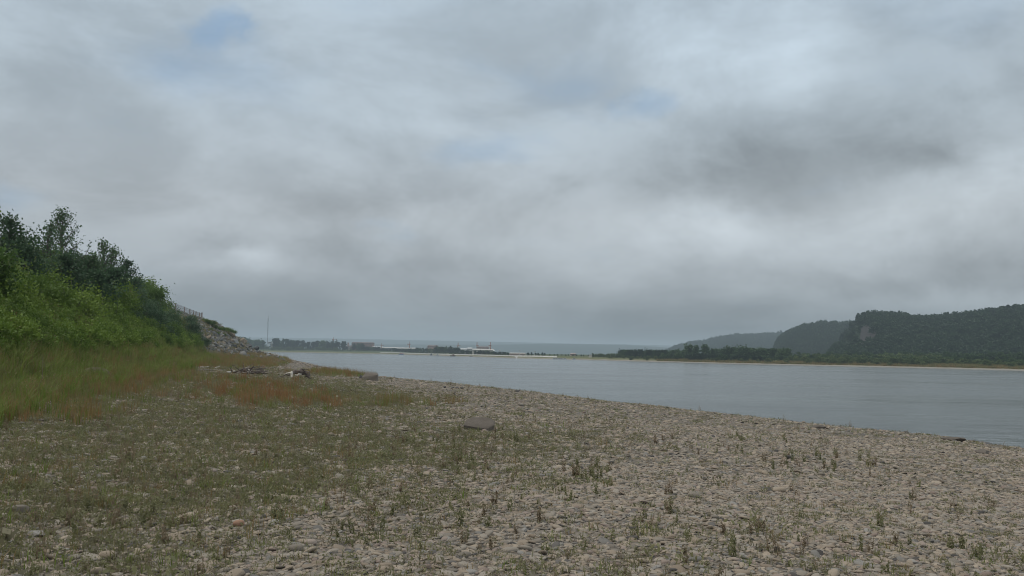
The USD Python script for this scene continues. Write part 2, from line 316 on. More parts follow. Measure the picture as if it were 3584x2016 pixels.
M['grass_olive'] = leaf_mat('olive_grass', S((.115, .11, .042), (.17, .155, .062), (.225, .195, .085)), scale=.8)
M['weed'] = leaf_mat('weed_leaf', S((.12, .12, .052), (.175, .17, .08), (.22, .205, .105)), scale=4)
M['weed_red'] = leaf_mat('reddish_weed', S((.165, .12, .075), (.21, .16, .10), (.25, .20, .13)), scale=4)
M['weed_dull'] = leaf_mat('dull_weed_leaf', S((.115, .104, .06), (.165, .148, .088), (.205, .183, .115)), scale=4)
M['white'] = plain('white_paint', (.45, .45, .44)); M['cream'] = plain('cream_render', (.5, .46, .40)); M['concrete'] = plain('pale_concrete', (.42, .40, .37), scale=.2)
M['brick'] = plain('brown_brick', (.22, .135, .11), scale=.3); M['pink'] = plain('pinkish_render', (.36, .25, .21), scale=.3); M['roof'] = plain('dark_roof', (.13, .10, .09), scale=.3)
M['steel'] = plain('grey_steel', (.16, .165, .165), .5, .3); M['rust'] = plain('rusty_steel', (.17, .105, .075), .8); M['crane'] = plain('orange_steel', (.30, .13, .08), .6)
M['glass'] = plain('dark_window', (.04, .05, .06), .15); M['pane_grey'] = plain('grey_window', (.22, .23, .24), .4); M['hull_blue'] = plain('blue_hull', (.06, .10, .22), .5); M['red'] = plain('red_paint', (.40, .09, .09), .5); M['hull_dark'] = plain('dark_hull', (.05, .05, .055), .5)
M['wire'] = plain('fence_wire', (.13, .115, .105), .7)

# ------------------------------------------------------------------ terrain
def ovz(x, y, z=0.0): return at_z(x * OV, y * OV, z)[:2]
SHORE = [(44, -60), (36, -20), (29, 2), (24, 16)] + [tuple(ovz(x, y)) for x, y in ((2700, 1153), (2560, 1137), (2440, 1113), (2330, 1105), (2100, 1080), (1960, 1063), (1830, 1050), (1720, 1036), (1600, 1025), (1450, 1004), (1300, 988), (1160, 974), (1010, 962), (940, 954), (880, 944), (830, 930), (780, 918), (740, 910), (716, 904.5))] + [(-92, 322), (-110, 345), (-200, 370), (-500, 380)]
TOE = [(-3, -60), (-5, -10), (-7, 6), (-11.3, 18.8), (-15.1, 30.6), (-20.4, 49), (-30, 80), (-40, 110), (-49.5, 150), (-58.6, 190), (-69.2, 235), (-81.5, 282), (-99, 314), (-150, 350), (-500, 362)]
def seg_dist(x, y, P):
    d = np.full(np.shape(x), 1e9)
    for (ax, ay), (bx, by) in zip(P[:-1], P[1:]):
        ex, ey = bx - ax, by - ay
        k = np.clip(((x - ax) * ex + (y - ay) * ey) / (ex * ex + ey * ey), 0, 1)
        d = np.minimum(d, np.hypot(x - ax - k * ex, y - ay - k * ey))
    return d
import shapely
from shapely.geometry import Polygon
LAND, BANK = Polygon(SHORE + [(-500, -60)]), Polygon(TOE + [(-500, -60)])
def signed(x, y, P, poly): return seg_dist(x, y, P) * np.where(shapely.contains_xy(poly, x, y), 1, -1)
def fields(x, y):
    x, y = np.asarray(x, float), np.asarray(y, float)
    return signed(x, y, SHORE, LAND), signed(x, y, TOE, BANK)
def noise2(x, y, f, seed=0, oct=3):
    return meshkit.fbm(np.stack([np.asarray(x) * f, np.asarray(y) * f, np.full(np.shape(x), 3.7 + seed)], -1), oct, seed)
def sstep(a, b, x):
    t = np.clip((x - a) / (b - a), 0, 1); return t * t * (3 - 2 * t)
def ground_h(x, y, fine=True):
    x, y = np.asarray(x, float), np.asarray(y, float)
    s, t = fields(x, y)
    s = s + np.clip(noise2(x, y, .2, 5) * .6, -.7, .7) * np.clip(np.hypot(x, y) / 60, .4, 2.0)
    u = np.clip(s, 0, None) / np.maximum(np.clip(s, 0, None) + np.clip(-t, 0, None), 1e-6)
    z = 2.1 * u ** .75
    tau = np.clip(t / 9.5, 0, 1); prof = .65 * tau + .35 * (.5 - .5 * np.cos(np.pi * tau))
    Hb = (5.2 + 2.4 * sstep(45, 130, y)) * (1 - .72 * sstep(205, 310, y))
    bn = noise2(x, y, .12, 9) * .8 * sstep(0, 3, t)
    z = z + Hb * prof + bn * (1 - .6 * sstep(9, 12, t))
    z = np.where(s < 0, np.maximum(-.10 * -s, -2.5), z)
    if fine:
        near = 1 - sstep(60, 140, np.hypot(x, y))
        z = z + (noise2(x, y, .35, 2) * .11 + noise2(x, y, 1.7, 3) * .035 * near) * sstep(0, 2.5, s)
    return z
def on_ground(px, py):
    """the point of the terrain behind a pixel of the photograph"""
    d = ray(px, py); ys = np.geomspace(3, 420, 1500)
    P = EYE + d * ys[:, None]; h = ground_h(P[:, 0], P[:, 1])
    i = int(np.argmax(P[:, 2] < h)); i = i if i else len(ys) - 1
    return arr(P[i, 0], P[i, 1], h[i])
def inpoly(px, pts):
    return shapely.contains_xy(Polygon([(a * OV, b * OV) for a, b in pts]), px[:, 0], px[:, 1])
def soft(px, cx, cy, rx, ry):                     # a soft ellipse in overview coordinates
    return np.clip(1.25 - np.hypot((px[:, 0] / OV - cx) / rx, (px[:, 1] / OV - cy) / ry), 0, 1)
def cover_of(x, y, z):
    """how much of the ground low green plants cover (0..1): a patch on the beach between the bank and the middle"""
    px = project(np.stack([x, y, z], 1)); o = px / OV
    g = .95 * soft(px, 330, 1090, 620, 185) + .30 * soft(px, 760, 1180, 620, 160) + .75 * soft(px, 120, 1010, 380, 90) + .75 * soft(px, 560, 1010, 420, 60) + .3 * soft(px, 1250, 1120, 360, 80)+ .35 * soft(px, 950, 1010, 220, 30) + .27 * soft(px, 150, 1330, 520, 190)
    n = noise2(x, y, .55, 21) * .55 + noise2(x, y, 1.7, 22) * .35
    return np.clip(g + n * np.clip(g * 1.6, 0, 1), 0, 1)

def ground_mesh():
    a = np.concatenate([np.linspace(-180, -40, 50)[:-1], np.linspace(-40, 38, 470)[:-1], np.linspace(38, 180, 50)[:-1]])
    r = np.geomspace(2.0, 520, 300)
    A, Rr = np.meshgrid(np.radians(a), r); x, y = Rr * np.sin(A), Rr * np.cos(A)
    x, y = np.append(x.ravel(), 0), np.append(y.ravel(), 0); z = ground_h(x, y)
    n, k = len(a), len(r)
    i, j = np.meshgrid(np.arange(k - 1), np.arange(n), indexing='ij'); i, j = i.ravel(), j.ravel(); jn = (j + 1) % n
    f = np.stack([i * n + j, (i + 1) * n + j, (i + 1) * n + jn, i * n + jn], 1)[:, ::-1]
    f = np.vstack([f[:, [0, 1, 2]], f[:, [0, 2, 3]]])
    jj = np.arange(n); f = np.vstack([f, np.stack([np.full(n, n * k), (jj + 1) % n, jj], 1)])
    return np.stack([x, y, z], 1), f
gv, gf = ground_mesh()
gs, gt = fields(gv[:, 0], gv[:, 1]); ghw = gv[:, 2]
gcov = np.where(gv[:, 1] > 3, cover_of(gv[:, 0], gv[:, 1], gv[:, 2]), 0.3)
soil = np.clip(np.maximum(sstep(-3, .5, gt) * (1 - sstep(105, 150, gv[:, 1]) * sstep(1.0, 3, gt)), gcov * .75), 0, 1)
scree = sstep(1.0, 3.5, gt) * sstep(105, 140, gv[:, 1])
wet = 1 - sstep(.05, .30, ghw)
def ground_mat():
    N = {'g': ('geometry', {}), 'cov': ('attribute', {'attribute': 'soil'}), 'wet': ('attribute', {'attribute': 'wet'}), 'scr': ('attribute', {'attribute': 'scree'}),
         'v1': ('voronoi_texture', {'scale': 11.0, 'randomness': 1.0}), 'v2': ('voronoi_texture', {'scale': 4.0}),
         'bw1': ('rgb_to_bw', {}), 'bw2': ('rgb_to_bw', {}),
         'r1': ('rgb_ramp', {'ramp': [(0, (.095, .08, .064)), (.35, (.165, .14, .112)), (.65, (.215, .184, .147)), (1, (.27, .23, .185))]}),
         'edge': ('rgb_ramp', {'ramp': [(0, (1, 1, 1)), (.35, (.9, .9, .9)), (.75, (.35, .33, .31))]}),
         'mul': ('mix', {'mix_type': 'multiply', 'fac': .9}),
         'r2': ('rgb_ramp', {'ramp': [(0, (.12, .103, .083)), (.5, (.18, .155, .125)), (1, (.235, .203, .165))]}), 'mx': ('mix', {'fac': .35}),
         'ns': ('noise_texture', {'scale': 2.2, 'detail': 6.0, 'roughness': .65}), 'rs': ('rgb_ramp', {'ramp': [(.2, (.062, .056, .034)), (.5, (.095, .085, .05)), (.8, (.13, .115, .075))]}),
         'ms': ('mix', {}), 'nw': ('noise_texture', {'scale': .35, 'detail': 5.0}), 'rw': ('rgb_ramp', {'ramp': [(.25, (.045, .048, .032)), (.5, (.09, .085, .072)), (.8, (.15, .142, .128))]}), 'msc': ('mix', {}),
         'mw': ('mix', {'mix_type': 'multiply', 'color2': (.32, .31, .30)}), 'rr': ('map_range', {'from_min': 0, 'from_max': 1, 'to_min': .9, 'to_max': .4}),
         'b': ('bump', {'strength': .8, 'distance': .05, 'invert': True}), 'p': ('principled_bsdf', {'specular_ior_level': .3})}
    L = [('g.position', 'v1.vector'), ('g.position', 'v2.vector'), ('g.position', 'ns.vector'), ('g.position', 'nw.vector'), ('v1.color', 'bw1.color'), ('v2.color', 'bw2.color'), ('bw1.val', 'r1.fac'), ('v1.distance', 'edge.fac'),
         ('r1.color', 'mul.color1'), ('edge.color', 'mul.color2'), ('bw2.val', 'r2.fac'), ('mul.color', 'mx.color1'), ('r2.color', 'mx.color2'),
         ('ns.fac', 'rs.fac'), ('cov.fac', 'ms.fac'), ('mx.color', 'ms.color1'), ('rs.color', 'ms.color2'), ('nw.fac', 'rw.fac'), ('scr.fac', 'msc.fac'), ('ms.color', 'msc.color1'), ('rw.color', 'msc.color2'),
         ('msc.color', 'mw.color1'), ('wet.fac', 'mw.fac'), ('mw.color', 'p.base_color'), ('wet.fac', 'rr.value'), ('rr.result', 'p.roughness'), ('v1.distance', 'b.height'), ('b.normal', 'p.normal')]
    return mat('gravel_and_soil', N, L, 'p.BSDF')
gm = obj('ground', (gv, gf), ground_mat(), smooth=True, kind='structure', label='stony river beach rising to a steep green bank', cat='ground')
for nm, val in (('soil', soil), ('wet', wet), ('scree', scree)):
    UsdGeom.PrimvarsAPI(gm).CreatePrimvar(nm, Sdf.ValueTypeNames.FloatArray, 'vertex').Set(Vt.FloatArray.FromNumpy(val.astype(np.float32)))

# river
def water_mat():
    N = {'g': ('geometry', {}), 'm1': ('mapping', {'scale': (.7, 1.1, 1)}), 'n1': ('noise_texture', {'scale': 1.0, 'detail': 6.0, 'roughness': .62, 'distortion': .6}),
         'm2': ('mapping', {'scale': (.03, .06, 1), 'rotation': (0, 0, -.35)}), 'n2': ('noise_texture', {'scale': 1.0, 'detail': 5.0, 'roughness': .6, 'distortion': .4}),
         'm3': ('mapping', {'scale': (.12, .38, 1), 'rotation': (0, 0, -.2)}), 'n3': ('noise_texture', {'scale': 1.0, 'detail': 4.0, 'distortion': .5}),
         'st': ('map_range', {'from_min': .3, 'from_max': .7, 'to_min': .15, 'to_max': 1.0, 'clamp': True}), 'hh': ('math', {'math_type': 'multiply_add', 'value2': 2.2}),
         'b': ('bump', {'distance': .15}), 'rg': ('map_range', {'from_min': .3, 'from_max': .7, 'to_min': .10, 'to_max': .22, 'clamp': True}),
         'p': ('principled_bsdf', {'base_color': (.045, .05, .046), 'ior': 1.333, 'specular_ior_level': .5})}
    L = [('g.position', 'm1.vector'), ('g.position', 'm2.vector'), ('g.position', 'm3.vector'), ('m1.vector', 'n1.vector'), ('m2.vector', 'n2.vector'), ('m3.vector', 'n3.vector'),
         ('n2.fac', 'st.value'), ('n3.fac', 'hh.value1'), ('n1.fac', 'hh.value3'), ('hh.value', 'b.height'), ('st.result', 'b.strength'), ('b.normal', 'p.normal'), ('n2.fac', 'rg.value'), ('rg.result', 'p.roughness')]
    return mat('river_water', N, L, 'p.BSDF')
xs, ys = np.linspace(-2600, 2600, 53), np.concatenate([[-55], np.geomspace(10, 1900, 40)])
X, Y = np.meshgrid(xs, ys); n = len(xs)
i, j = np.meshgrid(np.arange(len(ys) - 1), np.arange(n - 1), indexing='ij'); i, j = i.ravel(), j.ravel()
obj('river', (np.stack([X.ravel(), Y.ravel(), 0 * X.ravel()], 1), np.stack([i * n + j, i * n + j + 1, (i + 1) * n + j + 1, (i + 1) * n + j], 1)), water_mat(), kind='structure', label='wide grey river with low ripples', cat='river')

# far land: the opposite shore, low terraces, hills
FAR = np.array([(-1200, 1750), (300, 1330), (700, 1260), (912, 1230), (1100, 1230), (1300, 1180), (1550, 860), (1808, 610), (2100, 540), (2300, 470), (2570, 410), (2850, 385), (3200, 350), (3584, 311), (4200, 240), (5200, 150)], float)
FARR = np.array([(ray(px, 1240)[0], Y) for px, Y in FAR])
def far_shore(ratio): return np.interp(ratio, FARR[:, 0], FARR[:, 1])
RIGHT0 = ray(2060, 1240)[0]
def far_h(ratio, r, x, y):
    right = sstep(RIGHT0 - .02, RIGHT0 + .05, ratio)
    lf = 1 - sstep(ray(1300, 1240)[0], ray(1500, 1240)[0], ratio)
    town = np.interp(r, [-60, 0, 4, 9, 30, 80, 400, 5000], [-3, 0, 1.0, 1.6, 1.9, 2.1, 3, 6]) + lf * np.interp(r, [0, 4, 30, 80], [0, .6, 2.0, 2.6])
    wild = np.interp(r, [-60, 0, 10, 18, 40, 120, 5000], [-3, 0, .45, 1.2, 1.7, 2.6, 4])
    return (1 - right) * town + right * wild + np.where(r > 1, noise2(x, y, .05, 31) * .5, noise2(x, y, .05, 31) * .1)
rt = np.linspace(FARR[0, 0], FARR[-1, 0], 420); rr = np.array([-60, -20, -6, 0, 2, 4, 7, 10, 14, 18, 25, 35, 50, 80, 120, 180, 260, 400, 700, 1200, 2500, 6500.0])
RT, RR = np.meshgrid(rt, rr); YY = far_shore(RT) + RR; XX = RT * YY
FZ = far_h(RT, RR, XX, YY)
def far_mat():
    N = {'g': ('geometry', {}), 'n': ('noise_texture', {'scale': .06, 'detail': 6.0, 'roughness': .7}), 's': ('separate_xyz', {}), 'nn': ('math', {'math_type': 'multiply_add', 'value2': 1.5, 'value3': -.75}), 'a': ('math', {'math_type': 'add'}),
         'mr': ('map_range', {'from_min': 0, 'from_max': 6.0, 'clamp': True}),
         'c': ('rgb_ramp', {'ramp': [(0.0, (.17, .155, .135)), (.03, (.24, .222, .19)), (.09, (.20, .178, .135)), (.15, (.13, .125, .06)), (.25, (.10, .105, .04)), (.5, (.05, .066, .026)), (1, (.035, .05, .02))]}),
         'p': ('principled_bsdf', {'roughness': .9, 'specular_ior_level': .2})}
    return mat('far_shore', N, [('g.position', 'n.vector'), ('g.position', 's.vector'), ('n.fac', 'nn.value1'), ('s.z', 'a.value1'), ('nn.value', 'a.value2'), ('a.value', 'mr.value'), ('mr.result', 'c.fac'), ('c.color', 'p.base_color')], 'p.BSDF')
n = len(rt); i, j = np.meshgrid(np.arange(len(rr) - 1), np.arange(n - 1), indexing='ij'); i, j = i.ravel(), j.ravel()
obj('far_bank', (np.stack([XX.ravel(), YY.ravel(), FZ.ravel()], 1), np.stack([i * n + j, i * n + j + 1, (i + 1) * n + j + 1, (i + 1) * n + j], 1)), far_mat(), smooth=True, kind='structure', label='low far shore with a pale strip of sand along the water', cat='river bank')
def far_point(px, r):
    """a point of the far land: r metres behind its waterline in the direction of a pixel column"""
    q = ray(px, 1240)[0]; y = float(far_shore(q)) + r; x = q * y
    return arr(x, y, float(far_h(np.array([q]), np.array([r]), np.array([x]), np.array([y]))[0]))

def forest_mat(name, dark, light, sc):
    N = {'g': ('geometry', {}), 'n': ('noise_texture', {'scale': sc, 'detail': 7.0, 'roughness': .7}), 'c': ('rgb_ramp', {'ramp': [(.3, dark), (.7, light)]}), 'v': ('voronoi_texture', {'scale': sc * 3}),
         'b': ('bump', {'strength': 1.0, 'distance': 4.0, 'invert': True}), 'p': ('principled_bsdf', {'roughness': .95, 'specular_ior_level': .1})}
    return mat(name, N, [('g.position', 'n.vector'), ('n.fac', 'c.fac'), ('c.color', 'p.base_color'), ('g.position', 'v.vector'), ('v.distance', 'b.height'), ('b.normal', 'p.normal')], 'p.BSDF')
M['hill_soil'] = forest_mat('hill_undergrowth', (.010, .018, .010), (.028, .042, .02), .05)
M['forest_far'] = forest_mat('distant_forest', (.012, .022, .014), (.03, .045, .024), .02)
HILLS = {}
def hill(name, pts, yc, yf, yb, material, label, cut=0.0, step=8.0, rough=.05, key=None):
    """a hill whose crest runs at depth yc (number, or its values at the two ends) and whose foot and back lie at yf and yb; cut = trees' height on top of it"""
    pts = np.array(pts, float); cols = np.arange(pts[0, 0], pts[-1, 0] + 1, step); py = np.interp(cols, pts[:, 0], pts[:, 1])
    yc_ = np.linspace(*np.broadcast_to(yc, 2), len(cols)); yf_ = np.linspace(*np.broadcast_to(yf, 2), len(cols)); yb_ = np.linspace(*np.broadcast_to(yb, 2), len(cols))
    ks = np.linspace(0, 1, 22); back = np.linspace(.12, 1, 8)
    V = []
    for c, p, a, b, e in zip(cols, py, yc_, yf_, yb_):
        crest = at_y(c, p, a); q = crest[0] / crest[1]; hc = max(crest[2] - cut, 1.0)
        for k in ks:
            y = b + (a - b) * k; V.append((q * y, y, 0.8 + (hc - .8) * (math.sin(k * math.pi / 2) ** 1.25)))
        for k in back:
            y = a + (e - a) * k; V.append((q * y, y, .8 + (hc - .8) * (1 - k * k)))
    V = np.array(V); m = len(ks) + len(back)
    V[:, 2] += noise2(V[:, 0], V[:, 1], 1 / 60, 41) * rough * V[:, 2]
    i, j = np.meshgrid(np.arange(len(cols) - 1), np.arange(m - 1), indexing='ij'); i, j = i.ravel(), j.ravel()
    o = obj(name, (V, np.stack([i * m + j, (i + 1) * m + j, (i + 1) * m + j + 1, i * m + j + 1], 1)), material, smooth=True, kind='structure', label=label, cat='hill')
    HILLS[key or label] = (V.reshape(len(cols), m, 3), cols, len(ks))
    return o
M['pine_line'] = None
hill('hill', [(2905, 1225), (2930, 1200), (2960, 1165), (2985, 1128), (2997, 1112), (3028, 1103), (3061, 1099), (3164, 1103), (3203, 1113), (3255, 1113), (3332, 1105), (3462, 1092), (3552, 1081), (3584, 1078), (3800, 1050), (4300, 1020)], (800, 620), (560, 420), (1100, 900), M['hill_soil'], 'dark wooded hill with a bare brown cliff on its left end', cut=7.0, key='A')
hill('hill', [(2690, 1240), (2711, 1217), (2722, 1185), (2750, 1163), (2770, 1155), (2811, 1139), (2879, 1128), (2905, 1131), (2990, 1128), (3100, 1128), (3300, 1140)], 1150, 950, 1500, M['hill_soil'], 'wooded hill with a rounded left end, half hidden by the cliff hill', cut=8.0, key='B')
hill('hill', [(2330, 1236), (2380, 1215), (2423, 1206), (2463, 1202), (2510, 1189), (2578, 1181), (2640, 1180), (2718, 1175), (2900, 1165), (3200, 1165)], 2100, 1700, 2600, M['forest_far'], 'blue-grey hill low behind the right bank', cut=6.0, rough=.02, key='C')
hill('distant_ridge', [(-400, 1190), (300, 1186), (850, 1181), (1170, 1185), (1500, 1192), (1800, 1198), (2100, 1205), (2300, 1208), (2420, 1213), (2700, 1225), (3300, 1240)], 6200, 5000, 7000, M['forest_far'], 'faint long ridge on the horizon', rough=.01, step=16, key='D')
hill('distant_ridge', [(900, 1210), (1300, 1205), (1700, 1207), (1900, 1204), (2180, 1206), (2300, 1214), (2500, 1230)], 4300, 3600, 4800, M['forest_far'], 'darker low ridge in front of the faint one', rough=.01, step=16, key='E')

# ------------------------------------------------------------------ plants: shapes
def crown_points(r, n, w, h, lumps=9, hollow=.45):
    """clump centres through an uneven crown: points in several overlapping lobes"""
    L = r.normal(size=(lumps, 3)); L /= np.linalg.norm(L, axis=1, keepdims=True); L *= r.uniform(.25, .62, (lumps, 1)); s = r.uniform(.28, .5, lumps)
    k = r.integers(0, lumps, n); d = r.normal(size=(n, 3)); d /= np.linalg.norm(d, axis=1, keepdims=True)
    p = L[k] + d * (s[k] * r.uniform(hollow, 1.0, n) ** .6)[:, None]
    return p * [w / 2, w / 2, h / 2]
def limb(a, b, sag, r, n=5, wob=.06):
    t = np.linspace(0, 1, n)[:, None]; a, b = np.asarray(a, float), np.asarray(b, float); L = np.linalg.norm(b - a)
    p = a + (b - a) * t; p[:, 2] += sag * L * np.sin(np.pi * t[:, 0]); p[1:-1] += r.normal(size=(n - 2, 3)) * wob * L * .5
    return p
def shrub_shape(seed, w, h, nclump, per, leaf, stems=7, spread=.16):
    r = np.random.default_rng(seed); st, fo = MB(), MB()
    c = crown_points(r, nclump, w, h * .86, 10) + arr(0, 0, h * .53); c[:, 2] = np.maximum(c[:, 2], .08 * h)
    for i in range(stems):
        a = r.uniform(0, 2 * np.pi); q = c[r.integers(len(c))]
        st.tube(limb((.12 * w * math.cos(a), .12 * w * math.sin(a), -.15), q, .12, r), np.linspace(.03, .008, 5) * h / 2, 4)
    P = np.repeat(c, per, 0) + r.normal(size=(nclump * per, 3)) * spread * w / 2
    P[:, 2] = np.maximum(P[:, 2], .02)
    fo.leaves(P, leaf * r.uniform(.6, 1.4, len(P)), r, .6, up=.3)
    # shoots that stick out of the top
    for i in range(10):
        q = c[r.integers(len(c))]; q = arr(q[0], q[1], max(q[2], h * .6)); e = q + arr(*(r.normal(size=2) * .12 * w), h * r.uniform(.15, .32))
        st.tube(limb(q, e, .02, r, 3), arr(.012, .009, .004) * h / 2, 3)
        t = r.uniform(0, 1, 18)[:, None]; fo.leaves(q + (e - q) * t + r.normal(size=(18, 3)) * .035 * w, leaf * r.uniform(.6, 1.1, 18), r, .5, up=.5)
    return st, fo
def poplar_shape(seed, h, w, per, leaf, limbs=34, base=.12, open_=.5):
    """a young poplar or willow tree: a leading stem, limbs that turn upwards, leaves along them, gaps between"""
    r = np.random.default_rng(seed); tr, br, fo = MB(), MB(), MB()
    top = arr(r.normal() * .04 * h, r.normal() * .04 * h, h * .93)
    stem = limb((0, 0, -.3), top, 0, r, 8, .03); tr.tube(stem, np.linspace(.022, .004, 8) * h, 6)
    for i in range(limbs):
        k = base + (1 - base) * (i + r.uniform()) / limbs; p = stem[0] + (top - stem[0]) * k
        az = i * 2.4 + r.normal() * .3; reach = w / 2 * (1 - k) ** .65 * r.uniform(.6, 1.1) + .12
        e = p + arr(math.cos(az) * reach, math.sin(az) * reach, reach * r.uniform(.7, 1.5) + .05 * h)
        L = limb(p, e, -.12, r, 5); br.tube(L, np.linspace(.007, .002, 5) * h, 4)
        m = int(per * (.4 + .6 * reach / (w / 2))); t = r.uniform(.15, 1.05, m)
        q = np.stack([np.interp(t, np.linspace(0, 1, 5), L[:, a]) for a in range(3)], 1) + np.clip(r.normal(size=(m, 3)), -1.7, 1.7) * (.03 * h * open_ + .03 * w)
        fo.leaves(q, leaf * r.uniform(.6, 1.35, m), r, .65, up=.3)
    q = top + r.normal(size=(per, 3)) * arr(.03, .03, .05) * h; fo.leaves(top + np.clip(q - top, -.08 * h, .06 * h), leaf * r.uniform(.6, 1.2, per), r, .65, up=.5)
    return tr, br, fo
def far_tree_shape(seed, h, w, nclump, per, leaf, trunk=.2):
    r = np.random.default_rng(seed); tr, fo = MB(), MB()
    tr.tube(limb((0, 0, -.6), (r.normal() * .03 * h, 0, h * .75), 0, r, 4, .02), np.linspace(.025, .008, 4) * h, 5)
    c = crown_points(r, nclump, w, h * (1 - trunk) * .92, 12, .5) + arr(0, 0, h * (trunk + (1 - trunk) / 2))
    low = r.integers(0, nclump, nclump // 3); c[low] = np.stack([r.normal(size=len(low)) * w * .24, r.normal(size=len(low)) * w * .24, h * r.uniform(.04, .4, len(low))], 1)
    for i in range(6): tr.tube(limb((0, 0, h * r.uniform(.2, .5)), c[r.integers(len(c))], .05, r, 4), np.linspace(.010, .003, 4) * h, 3)
    P = np.repeat(c, per, 0) + r.normal(size=(nclump * per, 3)) * .07 * w; P[:, 2] = np.maximum(P[:, 2], .3)
    P[:, 2] *= (h - .2) / np.percentile(P[:, 2], 98.5)
    fo.leaves(P, leaf * r.uniform(.6, 1.4, len(P)), r, .75, up=.2)
    return tr, fo
def pine_shape(seed, h, w, leaf):
    """a pine of a far hillside: bare lower trunk, ragged tiers of boughs"""
    r = np.random.default_rng(seed); tr, fo = MB(), MB()
    tr.tube([(0, 0, -1), (r.normal() * .02 * h, 0, h * .5), (0, 0, h * .97)], arr(.016, .011, .003) * h, 5)
    k = r.uniform(.18, 1, 150) ** .9; a = r.uniform(0, 2 * np.pi, 150); rad = w / 2 * np.minimum(1.15 - k, .62) / .62 * r.uniform(.25, 1, 150) ** .5
    fo.leaves(np.stack([rad * np.cos(a), rad * np.sin(a), k * h - .1 * rad], 1), leaf * r.uniform(.6, 1.3, 150), r, .7, up=-.1)
    return tr, fo
def plant_thing(name, parts, label, cat, loc, rz=0, sc=1.0, group=None):
    t = thing(name, label, cat, loc, rz, sc, group)
    for nm, mb, ma in parts: mb.build(nm, ma, t)
    return t

# ------------------------------------------------------------------ trees on top of the left bank
def bank_point(ratio, t_want):
    """where a ray of the given x/y meets the line t_want metres up the bank"""
    y = np.geomspace(12, 330, 1200); t = fields(ratio * y, y)[1]; i = int(np.argmax(t > t_want))
    return ratio * y[i], y[i]
def bank_tree(px, top_py, t, width, seed, label, ma, leaf=.2, per=46, limbs=34, kind='tree', base=.10, open_=.5):
    q = ray(px * OV, 1200)[0]; x, y = bank_point(q, t); z = float(ground_h(x, y)); top = at_y(px * OV, top_py * OV, y)[2]; h = max(top - z, 1.5)
    tr, br, fo = poplar_shape(seed, h, width, per, leaf, limbs, base, open_)
    plant_thing('poplar_tree', [('trunk', tr, M['bark']), ('branches', br, M['bark']), ('crown', fo, ma)], label, kind, (x, y, z - .1))
bank_tree(152, 525, 7.5, 3.6, 101, 'tall dark poplar with a pointed feathery top, highest tree on the left bank', M['leaf_dark'], .15, 70, 46)
bank_tree(98, 556, 7.5, 3.2, 102, 'feathery young poplar just left of the tallest tree on the bank', M['leaf_dark'], .15, 48, 32)
bank_tree(4, 548, 7.0, 3.0, 103, 'dark tree cut off by the left edge of the photo', M['leaf_dark'], .16, 80, 36)
bank_tree(243, 602, 7.0, 3.2, 104, 'sparse thin-leaved tree with sky showing through, right of the tallest tree', M['leaf_dark'], .19, 42, 34)
bank_tree(270, 618, 6.4, 3.0, 105, 'open-topped tree beside the sparse thin-leaved tree', M['leaf_dark'], .19, 50, 34)
bank_tree(304, 652, 6.2, 3.6, 106, 'dark rounded tree standing at the right end of the tree row', M['leaf_dark'], .2, 68, 40)
bank_tree(332, 700, 5.8, 3.2, 107, 'low dark tree at the foot of the tree row where the bank drops', M['leaf_dark'], .2, 68, 36)
bank_tree(205, 640, 6.4, 3.2, 108, 'dense dark tree filling the gap between the tallest and the sparse tree', M['leaf_dark'], .19, 85, 38)
bank_tree(278, 680, 5.2, 3.4, 110, 'dense dark round-headed tree under the open-topped tree', M['leaf_dark'], .24, 130, 36)
bank_tree(236, 690, 5.0, 3.2, 111, 'low dense dark tree under the sparse thin-leaved tree', M['leaf_dark'], .22, 130, 34)
bank_tree(160, 640, 5.5, 3.4, 112, 'dark bushy tree at the foot of the tallest poplar', M['leaf_dark'], .17, 120, 30)
bank_tree(366, 762, 6.5, 2.6, 109, 'small bushy tree just left of the wire fence', M['leaf_dark'], .25, 80, 26)

# ------------------------------------------------------------------ shrubs of the left bank
mats4 = [M['leaf_bright'], M['leaf_mid'], M['leaf_mid'], M['leaf_dark'], M['leaf_bright'], M['leaf_olive']]
shr = []
SH_GROUP = 'green shrubs crowding the left bank'
for k in range(6):
    st, fo = shrub_shape(200 + k, 2.6 + .2 * (k % 3), 2.2 + .25 * (k % 2), 90, 26, .13, 7)
    shr.append((st, fo, mats4[k]))
r = np.random.default_rng(31); made = {}; cand = []
while len(cand) < 9000:
    y = 10 + 250 * r.uniform() ** 1.5; x = -r.uniform(6, 100); cand.append((x, y))
cand = np.array(cand); s_, t_ = fields(cand[:, 0], cand[:, 1])
q_ = cand[:, 0] / cand[:, 1]
keep = (t_ > 1.2) & (t_ < 11.5) & (q_ > -.70) & (q_ < -.25) & ((cand[:, 1] < 118) | ((t_ > 90) & (cand[:, 1] > 205)) | ((cand[:, 1] < 132) & (t_ < 4.5)))
keep &= ~((cand[:, 1] < 75) & (t_ < 2.4 + 1.3 * noise2(cand[:, 0], cand[:, 1], .15, 77)))
cand, t_ = cand[keep], t_[keep]; taken = []
